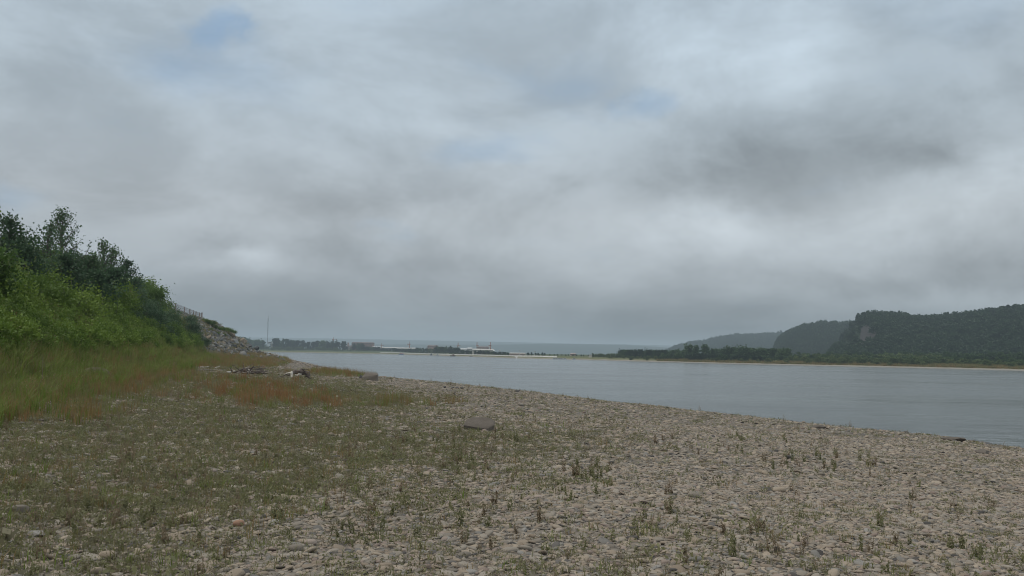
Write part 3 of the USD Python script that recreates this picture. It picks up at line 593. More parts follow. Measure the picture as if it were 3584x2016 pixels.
for (x, y), t in zip(cand, t_):
    gap = .95 + y / 80
    if len(taken) < 300 and all((x - a) ** 2 + (y - b) ** 2 > gap * gap for a, b in taken):
        taken.append((x, y)); z = float(ground_h(x, y))
        u = r.uniform(); k = int(r.integers(0, 6)) if u < .6 else (0 if t < 7 and y < 60 else 3 if t > 7.5 or y > 75 else 1)
        sc = (.62 + .025 * min(t, 10) + min(y, 130) / 240) * r.uniform(.7, 1.3) * (.62 if y > 200 else 1)
        if t < 2.8: sc *= .7
        if t > 8.5: sc *= .85
        a = r.uniform(0, 6.28); scv = (sc * r.uniform(.9, 1.2), sc * r.uniform(.9, 1.2), sc * r.uniform(.8, 1.15))
        far_end = y > 200
        lb = 'low green shrub growing at the far end of the bank below the fence corner' if far_end else ('yellow-green leafy shrub on the slope of the left bank' if k in (0, 4) else 'olive shrub on the slope of the left bank' if k == 5 else 'dark green shrub on the slope of the left bank' if k == 3 else 'mid green shrub on the slope of the left bank')
        gp = 'shrubs at the far end of the bank' if far_end else SH_GROUP + (' (yellow-green)' if k in (0, 4) else ' (olive)' if k == 5 else ' (dark)' if k == 3 else ' (mid green)')
        ox = project(arr(x, y, z))[0, 0] / OV; zo = 'at the left edge' if ox < 60 else 'below the tallest poplar' if ox < 190 else 'below the sparse tree' if ox < 290 else 'below the rounded end tree' if ox < 370 else 'at the right end of the bank'
        zo += ', low' if t < 3.5 else ', halfway up' if t < 7.5 else ', near the top'
        if not far_end: lb = lb.replace(' on the slope of the left bank', ' on the left bank ' + zo); gp += ' ' + zo
        key = k
        if key in made: dup(made[key], (x, y, z - .05), a, scv, lb, gp)
        else:
            st, fo, ma = shr[k]; made[key] = plant_thing('shrub', [('stems', st, M['bark']), ('foliage', fo, ma)], lb, 'shrub', (x, y, z - .05), a, scv, gp)

ug = [MB().add(*q[1].mesh()).mesh() for q in (shrub_shape(231, 1.5, 1.1, 40, 16, .11, 3), shrub_shape(232, 1.2, 1.3, 34, 16, .10, 3), shrub_shape(233, 1.7, .9, 40, 16, .12, 3))]
r = np.random.default_rng(37); y = 9 + 130 * r.uniform(size=9000) ** 1.4; x = -r.uniform(.24, .72, 9000) * y; s_, t_ = fields(x, y)
k = (t_ > 1.3) & (t_ < 7.5 - y / 30) & (y < 112) & ((t_ > 1.2) | (r.uniform(size=9000) < .35)) & (noise2(x, y, .35, 66) > -.05); x, y, t_ = x[k][:2000], y[k][:2000], t_[k][:2000]; z = ground_h(x, y); n = len(x)
un = noise2(x, y, .16, 67) + r.normal(size=n) * .12
instancer('undergrowth', [('leaf_clump', ug[0], M['leaf_bright'], False), ('leaf_clump', ug[1], M['leaf_mid'], False), ('leaf_clump', ug[2], M['leaf_olive'], False), ('leaf_clump', ug[0], M['leaf_dark'], False)],
    np.stack([x, y, z - .05], 1), np.where(un > .16, 0, np.where(un > -.08, 1, np.where(un > -.18, 2, 3))), r.uniform(0, 6.28, n), r.uniform(.45, 1.05, n) * (.75 + y / 150) * np.where(t_ < 1.5, .7, 1), label='knee-high leafy undergrowth between the shrubs of the left bank', cat='undergrowth')
for k, (ox, oy, sc, key) in enumerate([(400, 826, .8, 3), (420, 850, .9, 1), (440, 858, .9, 0), (462, 866, .85, 1), (478, 872, .75, 0), (412, 874, .8, 1), (440, 878, .8, 0), (446, 842, .55, 3), (424, 830, .5, 1), (486, 876, .5, 1), (385, 806, .8, 3), (395, 850, .9, 0), (370, 845, .95, 1)]):
    g = on_ground(ox * OV, (oy + 4) * OV); a = k * 1.9; s0 = sc * g[1] / 95
    dup(made[key], g - arr(0, 0, .1), a, (s0 * 1.1, s0 * 1.1, s0), ('yellow-green' if key == 0 else 'dark green' if key == 3 else 'mid green') + ' shrub at the right end of the bank in front of the fence', 'shrubs in front of the fence' + f' ({key})')
# ------------------------------------------------------------------ grasses (beyond count)
def tuft_shape(seed, n, h, rad, w, lean=.35, heads=0):
    r = np.random.default_rng(seed); mb = MB(); a = r.uniform(0, 2 * np.pi, n); q = rad * np.sqrt(r.uniform(0, 1, n))
    b = np.stack([q * np.cos(a), q * np.sin(a), np.full(n, -.03)], 1); L = h * r.uniform(.5, 1.15, n)
    mb.blades(b, L, lean * r.uniform(.2, 1.4, n), w, r, a + r.normal(size=n) * .8)
    if heads:
        i = r.integers(0, n, heads); p = b[i] + np.stack([np.zeros(heads), np.zeros(heads), L[i] * r.uniform(.75, 1.05, heads)], 1) + r.normal(size=(heads, 3)) * .03 * h
        mb.leaves(p, .09 * h * r.uniform(.5, 1.3, heads), r, .35, up=1.5)
    return mb.mesh()
def sample(n, y0, y1, q0, q1, seed, power=1.0):
    """ground points inside a wedge before the camera, denser nearby with power > 1"""
    r = np.random.default_rng(seed); y = y0 + (y1 - y0) * r.uniform(size=n) ** power; q = r.uniform(q0, q1, n); x = q * y
    return x, y, ground_h(x, y), r
def patch(px, spec):
    w = np.zeros(len(px))
    for cx, cy, rx, ry, a in spec: w = np.maximum(w, a * soft(px, cx, cy, rx, ry))
    return w
# tall green grass at the foot of the bank
x, y, z, r = sample(26000, 8, 120, -.72, -.25, 51, 1.25); s_, t_ = fields(x, y); px = project(np.stack([x, y, z], 1)); o = px / OV
nz = noise2(x, y, .3, 61)
w = sstep(-1.8 - y * .012, -.2, t_) * (1 - sstep(5, 10.5, t_)) * (y < 135) * (.75 + nz * .8); w *= np.where(y > 100, .5, 1)
k = r.uniform(size=len(x)) < w; x, y, z, t_ = x[k], y[k], z[k], t_[k]
u = r.uniform(size=len(x)) + noise2(x, y, .22, 62) * .55 + .02 * (1 - sstep(-.6, 1.2, t_)); idx = np.where(u < .80, r.integers(0, 2, len(x)), np.where(u < .95, 2, np.where(u < 1.04, 3, 4)))
instancer('tall_grass', [('green_tuft', tuft_shape(1, 34, .85, .26, .022), M['grass_green'], False), ('green_tuft', tuft_shape(2, 30, 1.05, .28, .024, .45), M['grass_green'], False),
    ('olive_tuft', tuft_shape(3, 30, .9, .26, .02, .3, 12), M['grass_olive'], False), ('tan_tuft', tuft_shape(4, 26, .8, .22, .016, .25, 14), M['grass_tan'], False), ('red_tuft', tuft_shape(5, 26, .7, .22, .016, .25, 14), M['grass_red'], False)],
    np.stack([x, y, z], 1), idx, r.uniform(0, 6.28, len(x)), (.55 + y / 150) * r.uniform(.6, 1.25, len(x)) * np.where(t_ < .3, .75, np.clip(.9 + t_ * .08, 1, 1.35)), label='tall green grass along the foot of the left bank', cat='grass')
# rusty grasses: patches on the beach
RED = [(650, 992, 165, 34, .95), (740, 1012, 110, 24, .8), (590, 985, 110, 26, .6)]
TAN = [(540, 906, 150, 20, 1.0), (640, 913, 80, 12, .7), (340, 948, 140, 34, .9), (225, 985, 200, 42, .85), (90, 1010, 210, 55, .6), (960, 1015, 190, 8, .7), (450, 962, 130, 20, .35), (850, 940, 120, 8, .4)]
x, y, z, r = sample(60000, 14, 260, -.62, .12, 52, 1.5); px = project(np.stack([x, y, z], 1)); s_, t_ = fields(x, y)
wr, wt = patch(px, RED), patch(px, TAN); nz = noise2(x, y, .5, 63) * .9
strip = inpoly(px, [(396, 915), (470, 922), (560, 929), (660, 932), (800, 945), (1010, 968), (1000, 985), (800, 986), (700, 962), (600, 949), (520, 944), (400, 929)])
w = np.clip(np.maximum(wr, wt) + nz * .6, 0, 1) * (np.maximum(wr, wt) > .02) * (s_ > .6) * (t_ < 1.5) * np.where(strip, .10, 1)
k = r.uniform(size=len(x)) < w * .34 * np.clip(y / 40, .5, 1.4); x, y, z, wr, wt = x[k], y[k], z[k], wr[k], wt[k]
u = r.uniform(size=len(x)); idx = np.where(wr > wt, np.where(u < .62, 0, np.where(u < .85, 2, 3)), np.where(u < .42, 1, np.where(u < .70, 2, np.where(u < .80, 0, 3))))
instancer('rusty_grass', [('red_tuft', tuft_shape(11, 26, .42, .2, .010, .2, 18), M['grass_red'], False), ('tan_tuft', tuft_shape(12, 26, .42, .2, .010, .22, 16), M['grass_tan'], False),
    ('olive_tuft', tuft_shape(13, 26, .36, .2, .010, .25, 8), M['grass_olive'], False), ('green_tuft', tuft_shape(14, 24, .34, .2, .012, .3), M['grass_green'], False)],
    np.stack([x, y, z], 1), idx, r.uniform(0, 6.28, len(x)), (.75 + y / 150) * r.uniform(.55, 1.2, len(x)), label='rust-red and tan grass in patches on the upper beach', cat='grass')
# low green plants between the stones
def zone_of(p):
    o = project(p)[0] / OV; c = ('far left', 'left', 'centre', 'right', 'far right')[int(np.clip(o[0] / 516, 0, 4))]
    w = 'nearest strip' if o[1] > 1375 else 'near foreground' if o[1] > 1290 else 'mid beach' if o[1] > 1180 else 'upper beach'
    return w + ', ' + c
def weed_shape(seed, h, nst, nl, leaf):
    r = np.random.default_rng(seed); mb = MB()
    for i in range(nst):
        a = r.uniform(0, 6.28); e = arr(math.cos(a) * h * .25 * r.uniform(.1, 1), math.sin(a) * h * .25 * r.uniform(.1, 1), h * r.uniform(.6, 1.1)); b = arr(r.normal() * .02, r.normal() * .02, -.03)
        mb.blades([b], [np.linalg.norm(e)], .15, .006, r, np.array([a])); t = r.uniform(.15, 1, nl)[:, None]
        mb.leaves(b + (e - b) * t + r.normal(size=(nl, 3)) * .03 * h, leaf * r.uniform(.5, 1.3, nl) * (1.25 - .6 * t[:, 0]), r, .38, up=.5)
    return mb
def mat_shape(seed, n, rad, h, leaf):
    r = np.random.default_rng(seed); a = r.uniform(0, 6.28, n); q = rad * np.sqrt(r.uniform(0, 1, n)); mb = MB()
    mb.leaves(np.stack([q * np.cos(a), q * np.sin(a), h * r.uniform(.05, 1, n) * (1 - .6 * q / rad)], 1), leaf * r.uniform(.6, 1.4, n), r, .45, up=.2)
    b = np.stack([q * np.cos(a), q * np.sin(a), 0 * q - .01], 1)[:10]; mb.blades(b, h * 1.5 * r.uniform(.4, 1.1, 10), .5, .006, r); return mb.mesh()
weeds = [('leaf_mat', mat_shape(75 + k, 46, .15, .05, .024), M['weed'] if k < 2 else M['weed_dull'], False) for k in range(3)] + [('sprig', weed_shape(70 + k, .08 + .012 * k, 5, 10, .024).mesh(), M['weed'] if k < 3 else M['weed_red'], False) for k in range(4)] + [('grass_sprig', tuft_shape(80, 16, .09, .07, .005, .5), M['grass_olive'], False), ('grass_sprig', tuft_shape(81, 14, .10, .08, .005, .5), M['grass_green'], False), ('dry_sprig', tuft_shape(82, 10, .10, .07, .004, .4, 4), M['grass_tan'], False)]
x, y, z, r = sample(150000, 4.3, 75, -.72, .68, 53, 1.35); s_, t_ = fields(x, y); cv = cover_of(x, y, z)
spn = noise2(x, y, .45, 64); w = np.clip(cv, 0, 1) + .06 * (spn > -.05) * np.clip(1 + spn * 2.5, 0, 2.2)
k = (r.uniform(size=len(x)) < w * .50) & (s_ > 1.0) & (t_ < 1.0); x, y, z, cv = x[k], y[k], z[k], cv[k]
u = r.uniform(size=len(x)) + noise2(x, y, .35, 65) * .3
idx = np.where(u < .52, r.integers(0, 3, len(x)), np.where(u < .66, 3 + r.integers(0, 3, len(x)), np.where(u < .72, 6, np.where(u < .88, 7, np.where(u < .97, 8, 9)))))
print('weeds', len(x))
instancer('ground_cover', weeds, np.stack([x, y, z + .01], 1), idx, r.uniform(0, 6.28, len(x)), np.exp(r.normal(size=len(x)) * .38) * .85 * (.8 + y / 75), label='low green plants growing thinly between the beach stones', cat='ground cover')
# the taller single weeds that stand out of the stones
r = np.random.default_rng(57)
wv = [weed_shape(90 + k, .19, 4 + k % 3, 16, .04).mesh() for k in range(6)]
WEED_SPOTS = [(1480, 1190, 60, 45, 26), (1170, 1180, 60, 40, 18), (1985, 1160, 45, 30, 8), (2075, 1165, 60, 35, 22), (1685, 1280, 14, 20, 5), (2190, 1190, 14, 20, 4), (1285, 1105, 60, 20, 20), (1110, 1110, 100, 25, 20), (2295, 1250, 16, 30, 4), (2460, 1400, 20, 14, 4), (700, 1310, 12, 10, 3),
              (1300, 1300, 120, 60, 12), (1750, 1330, 200, 90, 18), (2250, 1330, 200, 80, 16), (1880, 1140, 120, 40, 10), (1000, 1300, 250, 100, 16), (300, 1330, 260, 90, 24), (1700, 1120, 200, 40, 12)]
pts = []
for cx, cy, sx, sy, n in WEED_SPOTS:
    for i in range(n):
        g = on_ground((cx + r.normal() * sx * .6) * OV, min(cy + r.normal() * sy * .6, 1446) * OV)
        if signed(g[:1], g[1:2], SHORE, LAND)[0] > 1: pts.append(g)
for g in pts:
    red = r.uniform() < .3; sc = r.uniform(.55, 1.05) * (.85 + g[1] / 60)
    obj('weed', xform(wv[r.integers(6)], g - [0, 0, .01], r.uniform(0, 6.28), sc, r.normal(size=2) * .08), M['weed_red'] if red else M['weed'],
        label=f'upright {"reddish" if red else "green"} weed between stones, {zone_of(g)}', cat='weed', group=f'{"reddish" if red else "green"} weeds {zone_of(g)}')

# ------------------------------------------------------------------ stones
PROT = [(nm, pebble(np.random.default_rng(300 + i), 1, a, b), M[ma], True) for i, (nm, a, b, ma) in enumerate([
    ('flat_pebble', .78, .26, 'peb_grey'), ('flat_pebble', .62, .30, 'peb_tan'), ('round_pebble', .8, .42, 'peb_grey'), ('flat_pebble', .85, .22, 'peb_tan'), ('flat_pebble', .7, .30, 'peb_blue'), ('round_pebble', .75, .45, 'peb_pink'),
    ('slab_pebble', .6, .2, 'peb_grey'), ('slab_pebble', .68, .22, 'peb_blue'), ('round_pebble', .72, .4, 'peb_tan'), ('dark_pebble', .7, .35, 'peb_dark')])]
PW = np.array([.16, .17, .12, .15, .05, .08, .10, .04, .10, .04]); PW /= PW.sum()
def stone_field(seed, n, y0, y1, med, lo, hi, q0=-.72, q1=.72):
    r = np.random.default_rng(seed); y = np.sqrt(r.uniform(y0 * y0, y1 * y1, n)); x = r.uniform(q0, q1, n) * y; s, t = fields(x, y); z = ground_h(x, y)
    cv = cover_of(x, y, z); k = (s > -.8) & (t < .5) & (r.uniform(size=n) > cv * .55); x, y, z = x[k], y[k], z[k]
    return np.stack([x, y, z], 1), np.clip(med * np.exp(r.normal(size=len(x)) * .46), lo, hi), r
A = [stone_field(61, 90000, 4.3, 13, .042, .016, .145), stone_field(62, 92000, 13, 27, .053, .022, .17), stone_field(63, 52000, 27, 62, .088, .045, .22), stone_field(64, 12000, 62, 130, .18, .10, .36), stone_field(65, 9000, 130, 300, .34, .2, .7, -.46, -.12)]
P = np.vstack([a[0] for a in A]); Ls = np.concatenate([a[1] for a in A]); r = np.random.default_rng(66)
idx = r.choice(len(PROT), len(P), p=PW); tilt = r.normal(size=(len(P), 2)) * .22; rz = r.uniform(0, 6.28, len(P))
P[:, 2] += Ls * .03
app = Ls / P[:, 1]; wl = fields(P[:, 0], P[:, 1])[0]
ppx = project(P); vis = (ppx[:, 0] > 20) & (ppx[:, 0] < 3560) & (ppx[:, 1] < 1985) & (wl > 1)
order = np.argsort(-np.where(vis, app, 0)); big = order[:270]; rest = np.ones(len(P), bool); rest[big] = False
instancer('beach_pebbles', PROT, P[rest], idx[rest], rz[rest], Ls[rest], tilt[rest], label='countless worn grey and tan pebbles covering the beach', cat='pebbles')
print('pebbles', rest.sum(), 'individual', len(big), 'app min', app[big].min() * FPX)
WORD = {'peb_grey': 'grey', 'peb_tan': 'tan', 'peb_blue': 'blue-grey', 'peb_pink': 'pinkish', 'peb_dark': 'dark'}
MN = ['peb_grey', 'peb_tan', 'peb_grey', 'peb_tan', 'peb_blue', 'peb_pink', 'peb_grey', 'peb_blue', 'peb_tan', 'peb_dark']
for i in big:
    rr_ = np.random.default_rng(int(i)); k = idx[i]; w_ = WORD[MN[k]]
    me = pebble(rr_, 1, rr_.uniform(.58, .85), rr_.uniform(.2, .34))
    obj('river_stone', xform(me, P[i], rz[i], Ls[i], tilt[i]), M[MN[k]], smooth=True, label=f'larger worn {w_} stone among pebbles, {zone_of(P[i])}', cat='stone', group=f'larger {w_} stones {zone_of(P[i])}')
rs = np.random.default_rng(67); q = rs.integers(3, len(SHORE) - 5, 60000); f = rs.uniform(size=60000); a_, b_ = np.array(SHORE)[q], np.array(SHORE)[q + 1]; e = a_ + (b_ - a_) * f[:, None]
x, y = e[:, 0] + rs.normal(size=60000) * .5 - .3, e[:, 1] + rs.normal(size=60000) * .5; z = ground_h(x, y); L_ = np.linalg.norm(b_ - a_, axis=1)
k = (z > -.09) & (z < .07) & (rs.uniform(size=60000) < L_ / 30) & (y > 12); x, y, z = x[k][:9000], y[k][:9000], z[k][:9000]; n = len(x); print('wet', n)
instancer('wet_pebbles', [(a[0], a[1], M['wet_stone'], True) for a in (PROT[0], PROT[2], PROT[6])], np.stack([x, y, z + .02], 1), rs.integers(0, 3, n), rs.uniform(0, 6.28, n), np.exp(rs.normal(size=n) * .5) * .10 * (.7 + y / 90), rs.normal(size=(n, 2)) * .2, label='dark wet stones lining the water edge', cat='pebbles')
# stones that stand out
def set_stone(px, py, wpx, hrel, ma, label, seed, hull=False, name='river_stone', depth=.7, sink=.12, rz=None, smooth=True):
    g = on_ground(px * OV, py * OV); W = wpx * OV * g[1] / FPX; r = np.random.default_rng(seed)
    me = rock_hull(r, W, W * depth, W * hrel * 2, 22) if hull else pebble(r, W, W * depth, W * hrel * 1.6)
    v = np.array(me[0]); v[:, 2] -= v[:, 2].min() + W * hrel * sink
    rz = r.normal() * .25 if rz is None else rz
    obj(name, xform((v, me[1]), g, rz), M[ma], smooth=(25 if hull else smooth), label=label, cat='stone' if name == 'river_stone' else 'rock')
set_stone(600, 1325, 30, .36, 'rust_stone', 'rounded rust-brown stone low left of centre', 401)
set_stone(632, 1262, 26, .36, 'peb_pink', 'pinkish wedge-shaped stone above the rust-brown stone', 402, hull=True)
set_stone(48, 1292, 46, .3, 'peb_grey', 'pale flat-topped stone near the left edge', 403)
set_stone(232, 1340, 52, .16, 'peb_grey', 'broad flat slab of pale stone at lower left', 404)
set_stone(90, 1352, 60, .18, 'peb_blue', 'grey layered slab left of the broad pale slab', 405, hull=True)
set_stone(745, 1388, 40, .3, 'peb_grey', 'large rounded grey stone beside the bottom edge', 406)
set_stone(270, 1405, 44, .28, 'peb_tan', 'tan elongated stone near the bottom left', 407)
set_stone(1955, 1392, 16, .7, 'peb_dark', 'dark slate-grey rounded stone at lower right', 408)
set_stone(1960, 1238, 36, .25, 'peb_tan', 'smooth tan stone right of centre', 409)
set_stone(1745, 1252, 30, .3, 'peb_grey', 'grey rounded stone above the middle of the beach', 410)
set_stone(1640, 1322, 36, .25, 'peb_tan', 'brownish flat stone below the middle of the beach', 411)
set_stone(780, 1372, 34, .3, 'peb_pink', 'pale pinkish stone at the bottom left of centre', 412)
set_stone(340, 1290, 24, .32, 'peb_tan', 'small tan wedge stone among the green plants', 413, hull=True)
set_stone(970, 1452 - 20, 40, .24, 'peb_tan', 'tan flat stone on the bottom edge left of centre', 414)
set_stone(1985, 1155, 22, .3, 'peb_dark', 'dark stone by the tall weeds on the right', 415)
set_stone(2470, 1142, 40, .28, 'rock', 'brown-grey rock lying close to the waterline on the right', 416, hull=True, name='shore_rock')
set_stone(2400, 1110, 70, .11, 'rock', 'long low brown slab at the water edge on the right', 417, hull=True, name='shore_rock', depth=.5, rz=.1)
set_stone(2060, 1078, 46, .14, 'rock', 'pale flat slab at the water edge left of the long brown slab', 418, hull=True, name='shore_rock', depth=.5, rz=.1)
set_stone(1302, 986, 20, .22, 'wet_stone', 'small dark rock just out in the shallows', 419, hull=True, name='shore_rock')
for k, px in enumerate((1118, 1138, 1150, 1162)):
    set_stone(px, 976 + (px - 1118) * .06, 11, .3, 'wet_stone', ['leftmost', 'second', 'third', 'rightmost'][k] + ' of four small dark rocks in a row at the waterline', 430 + k, hull=True, name='shore_rock')
# the big squarish rock in the middle of the beach
def big_rock(px, py, wpx, hpx, seed, label, ma, depth=.75, shape=None):
    g = on_ground(px * OV, py * OV); W = wpx * OV * g[1] / FPX; H = hpx * OV * g[1] / FPX; r = np.random.default_rng(seed)
    p = np.array(shape, float) * [W, W * depth, H]; h = trimesh.convex.convex_hull(p); h = h.subdivide().subdivide().subdivide().subdivide()
    v = np.array(h.vertices); h2 = trimesh.Trimesh(v, h.faces, process=False); trimesh.smoothing.filter_taubin(h2, iterations=2); v = np.array(h2.vertices)
    v += meshkit.fbm(v / W * 4 + seed, 4, seed)[:, None] * np.array(h2.vertex_normals) * W * .03
    v[:, 2] -= .04
    obj('rock', (v + g, np.array(h2.faces)), M[ma], smooth=22, label=label, cat='rock')
big_rock(1205, 1082, 73, 34, 5, 'squarish brown-grey rock alone in the middle of the beach', 'rock', .8,
         [(-.46, -.25, -.2), (.3, -.38, -.3), (.46, .3, -.2), (-.42, .4, -.2), (-.5, -.40, .52), (.06, -.52, .36), (.28, -.46, .30), (.5, -.24, .52), (-.30, .05, .98), (.30, .22, 1.0), (-.1, .38, 1.0), (.52, .2, .74), (-.44, .3, .80)])
big_rock(930, 957, 40, 21, 8, 'dark low rock with a pale flat top at the waterline', 'rock', .7,
         [(-.5, -.3, 0), (.45, -.45, -.3), (.5, .3, -.2), (-.42, .4, -.2), (-.45, -.2, .45), (.32, -.30, .25), (.5, -.35, .75), (-.30, .1, .95), (.36, .28, .98), (-.1, .38, 1.0), (.5, .2, .85)])
big_rock(908, 953, 13, 12, 9, 'small dark pointed rock touching the left side of the flat-topped waterline rock', 'wet_stone', .8,
         [(-.5, -.3, 0), (.5, -.4, -.3), (.5, .3, -.2), (-.42, .4, -.2), (-.15, 0, 1.0), (.2, .1, .8), (.4, .2, .4)])

# ------------------------------------------------------------------ rubble at the foot of the far end of the bank
r = np.random.default_rng(71); n_b = 0; taken = []
poly = Polygon([(497, 836), (545, 841), (598, 847), (636, 868), (668, 887), (720, 903), (715, 911), (690, 907), (640, 901), (585, 894), (545, 886), (505, 872)])
for q in range(1900):
    ox, oy = r.uniform(497, 722), r.uniform(836, 912)
    if not shapely.contains_xy(poly, ox, oy) or n_b >= 285: continue
    x, y, z = on_ground(ox * OV, oy * OV)
    if y > 330 or float(signed(arr(x), arr(y), SHORE, LAND)[0]) < -1.5: continue
    size = r.choice([.75, 1.1, 1.5, 2.1], p=[.30, .35, .23, .12]) * r.uniform(.8, 1.2) * (y / 170)
    if any(abs(ox - a) < .27 * (size + c) / y * 2143 * .5 * 1.6 and abs(oy - b) < .30 * (size + c) / y * 2143 * .5 * .8 for a, b, c in taken): continue
    taken.append((ox, oy, size)); n_b += 1
    me = rock_hull(r, size, size * r.uniform(.6, 1.0), size * r.uniform(.5, .9), 14)
    tan = r.uniform() < .24; zo = 'upper left' if ox < 560 and oy < 862 else 'lower left' if ox < 560 else 'upper middle' if oy < 870 and ox < 610 else 'lower middle' if ox < 640 else 'water end'
    obj('boulder', xform(me, (x, y, z + size * .14), r.uniform(0, 6.28), 1, r.normal(size=2) * .35), M['boulder_tan' if tan else 'boulder'], label=f'angular {"tan" if tan else "grey"} boulder in the {zo} part of the rubble slope',
        cat='boulder', group=f'{"tan" if tan else "grey"} boulders, {zo} of the rubble')
# rubble and thin plants on the bare end of the bank, low bushes along its top edge
qx, qy = r.uniform(425, 640, 1500), r.uniform(796, 880, 1500); G = np.array([on_ground(a * OV, b * OV) for a, b in zip(qx, qy)]); s_, t_ = fields(G[:, 0], G[:, 1])
k = (t_ > .6) & (G[:, 1] > 112) & (G[:, 1] < 320); G = G[k]; n = len(G)
instancer('rubble', [('rubble_stone', rock_hull(r, 1, .8, .6, 12), M['boulder'], False), ('rubble_stone', rock_hull(r, 1, .7, .5, 12), M['boulder_tan'], False), ('grey_tuft', tuft_shape(31, 26, .7, .5, .05, .4), M['grass_olive'], False)],
    G, r.choice(3, n, p=[.42, .16, .42]), r.uniform(0, 6.28, n), r.uniform(.35, .9, n) * G[:, 1] / 170, label='loose rubble and thin grass on the bare slope below the fence', cat='rubble')
st, fo, ma = shr[1]; eb = None
for k, (ox, oy, sc) in enumerate([(516, 812, .9), (524, 818, 1.1), (533, 822, 1.25), (543, 828, .9), (553, 832, .8), (561, 834, .95), (570, 836, 1.0), (579, 838, 1.0), (588, 842, 1.0), (597, 847, .9), (604, 852, .8), (612, 857, .7), (488, 804, .5), (470, 800, .4), (618, 862, .6), (548, 842, .6), (565, 846, .6), (530, 832, .6), (583, 848, .6)]):
    g = on_ground(ox * OV, oy * OV); lb = 'low green bush on the edge of the bank between fence and rubble'; gp = 'low bushes between fence and rubble'
    if g[1] > 330: continue
    sc *= .52; s3 = (sc * g[1] / 190 * 1.5, sc * g[1] / 190 * 1.5, sc * g[1] / 190)
    eb = plant_thing('edge_bush', [('stems', st, M['bark']), ('foliage', fo, M['leaf_mid'])], lb, 'shrub', g - arr(0, 0, .1), k, s3, gp) if eb is None else dup(eb, g - arr(0, 0, .1), k * 1.7, s3)
print('boulders', n_b)
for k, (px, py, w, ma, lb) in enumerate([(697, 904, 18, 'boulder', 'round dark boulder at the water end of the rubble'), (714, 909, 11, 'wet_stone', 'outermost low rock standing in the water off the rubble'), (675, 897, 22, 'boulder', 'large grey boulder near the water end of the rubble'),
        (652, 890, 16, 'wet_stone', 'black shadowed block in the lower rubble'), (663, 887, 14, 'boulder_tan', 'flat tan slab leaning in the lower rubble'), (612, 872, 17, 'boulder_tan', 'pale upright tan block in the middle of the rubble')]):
    g = on_ground(px * OV, py * OV); W = w * OV * g[1] / FPX
    obj('boulder', xform(rock_hull(np.random.default_rng(500 + k), W, W * .8, W * .7, 16), g + arr(0, -.3, W * .22), .4 * k), M[ma], label=lb, cat='boulder')

# ------------------------------------------------------------------ driftwood
def branch_mesh(r, a, b, r0, r1, n=5, wob=.08): return MB().tube(limb(a, b, 0, r, n, wob), np.linspace(r0, r1, n), 5).mesh()
g = on_ground(866, 1310); sc = g[1] / FPX                # metres per photograph pixel there
r = np.random.default_rng(81)
t = thing('driftwood_pile', 'long heap of dark broken driftwood and twigs on the upper beach', 'driftwood', g)
for i in range(80):
    u = r.normal() * 26 * sc; u = np.clip(u, -60 * sc, 40 * sc); h = max(.36 * (1 - abs(u) / (70 * sc)), .05)
    a = arr(u, r.normal() * .5, r.uniform(.02, h)); az = r.normal() * .9 + (0 if r.uniform() < .7 else 1.5); L = r.uniform(.25, .8)
    b = a + arr(math.cos(az) * L, math.sin(az) * L * .6, r.normal() * .16)
    b[2] = max(b[2], .02); obj('branch', branch_mesh(r, a, b, r.uniform(.02, .06), .012), M['wood_dark' if r.uniform() < .75 else 'wood'], t)
g = on_ground(793, 1308); obj('pole', branch_mesh(r, g + arr(0, 0, .07), on_ground(822, 1306) + arr(0, 0, .10), .055, .045, 5, .01), M['wood_pale'], label='straight bleached pole lying left of the driftwood heap', cat='driftwood')
g = on_ground(546, 1299); obj('log', branch_mesh(r, g + arr(0, 0, .06), g + arr(28 * g[1] / FPX, .3, .10), .075, .06, 5, .02), M['wood_pale'], label='short pale log on the grass left of the driftwood heap', cat='driftwood')
g = on_ground(1050, 1325); sc = g[1] / FPX
t = thing('driftwood_stump', 'uprooted driftwood stump with splayed roots near the waterline', 'driftwood', g)
def P3(px, py, d=0.0): return arr((px - 1050) * sc, d, (1322 - py) * sc + .05)
obj('trunk', branch_mesh(r, P3(1022, 1304), P3(1056, 1303, .3), .10, .17, 7, .08), M['wood_dark'], t)
obj('root', branch_mesh(r, P3(1050, 1304), P3(1098, 1328, -.2), .11, .03, 6, .12), M['wood_dark'], t)
for k in range(6): obj('root', branch_mesh(r, P3(1052, 1303, .2), P3(1056 + 7 * k, 1292 + 5 * (k % 4), .5 - .2 * k), .055, .012, 5, .2), M['wood_dark'], t)
obj('root', branch_mesh(r, P3(1022, 1303), P3(1025, 1326, -.2), .09, .05), M['wood_pale'], t, label='bleached root propping the stump')
obj('root', branch_mesh(r, P3(1046, 1302), P3(1050, 1291, .2), .08, .03), M['wood_dark'], t)
obj('branch', branch_mesh(r, P3(1022, 1306), P3(996, 1308, .3), .06, .03), M['wood_pale'], t, label='pale bare branch')
obj('branch', branch_mesh(r, P3(1020, 1310), P3(984, 1320, -.3), .045, .025), M['wood_dark'], t)
obj('branch', branch_mesh(r, P3(1036, 1312, -.2), P3(1056, 1309, 0), .05, .04), M['wood_pale'], t)
obj('root', branch_mesh(r, P3(1070, 1317), P3(1082, 1312, .4), .06, .03), M['wood_dark'], t)
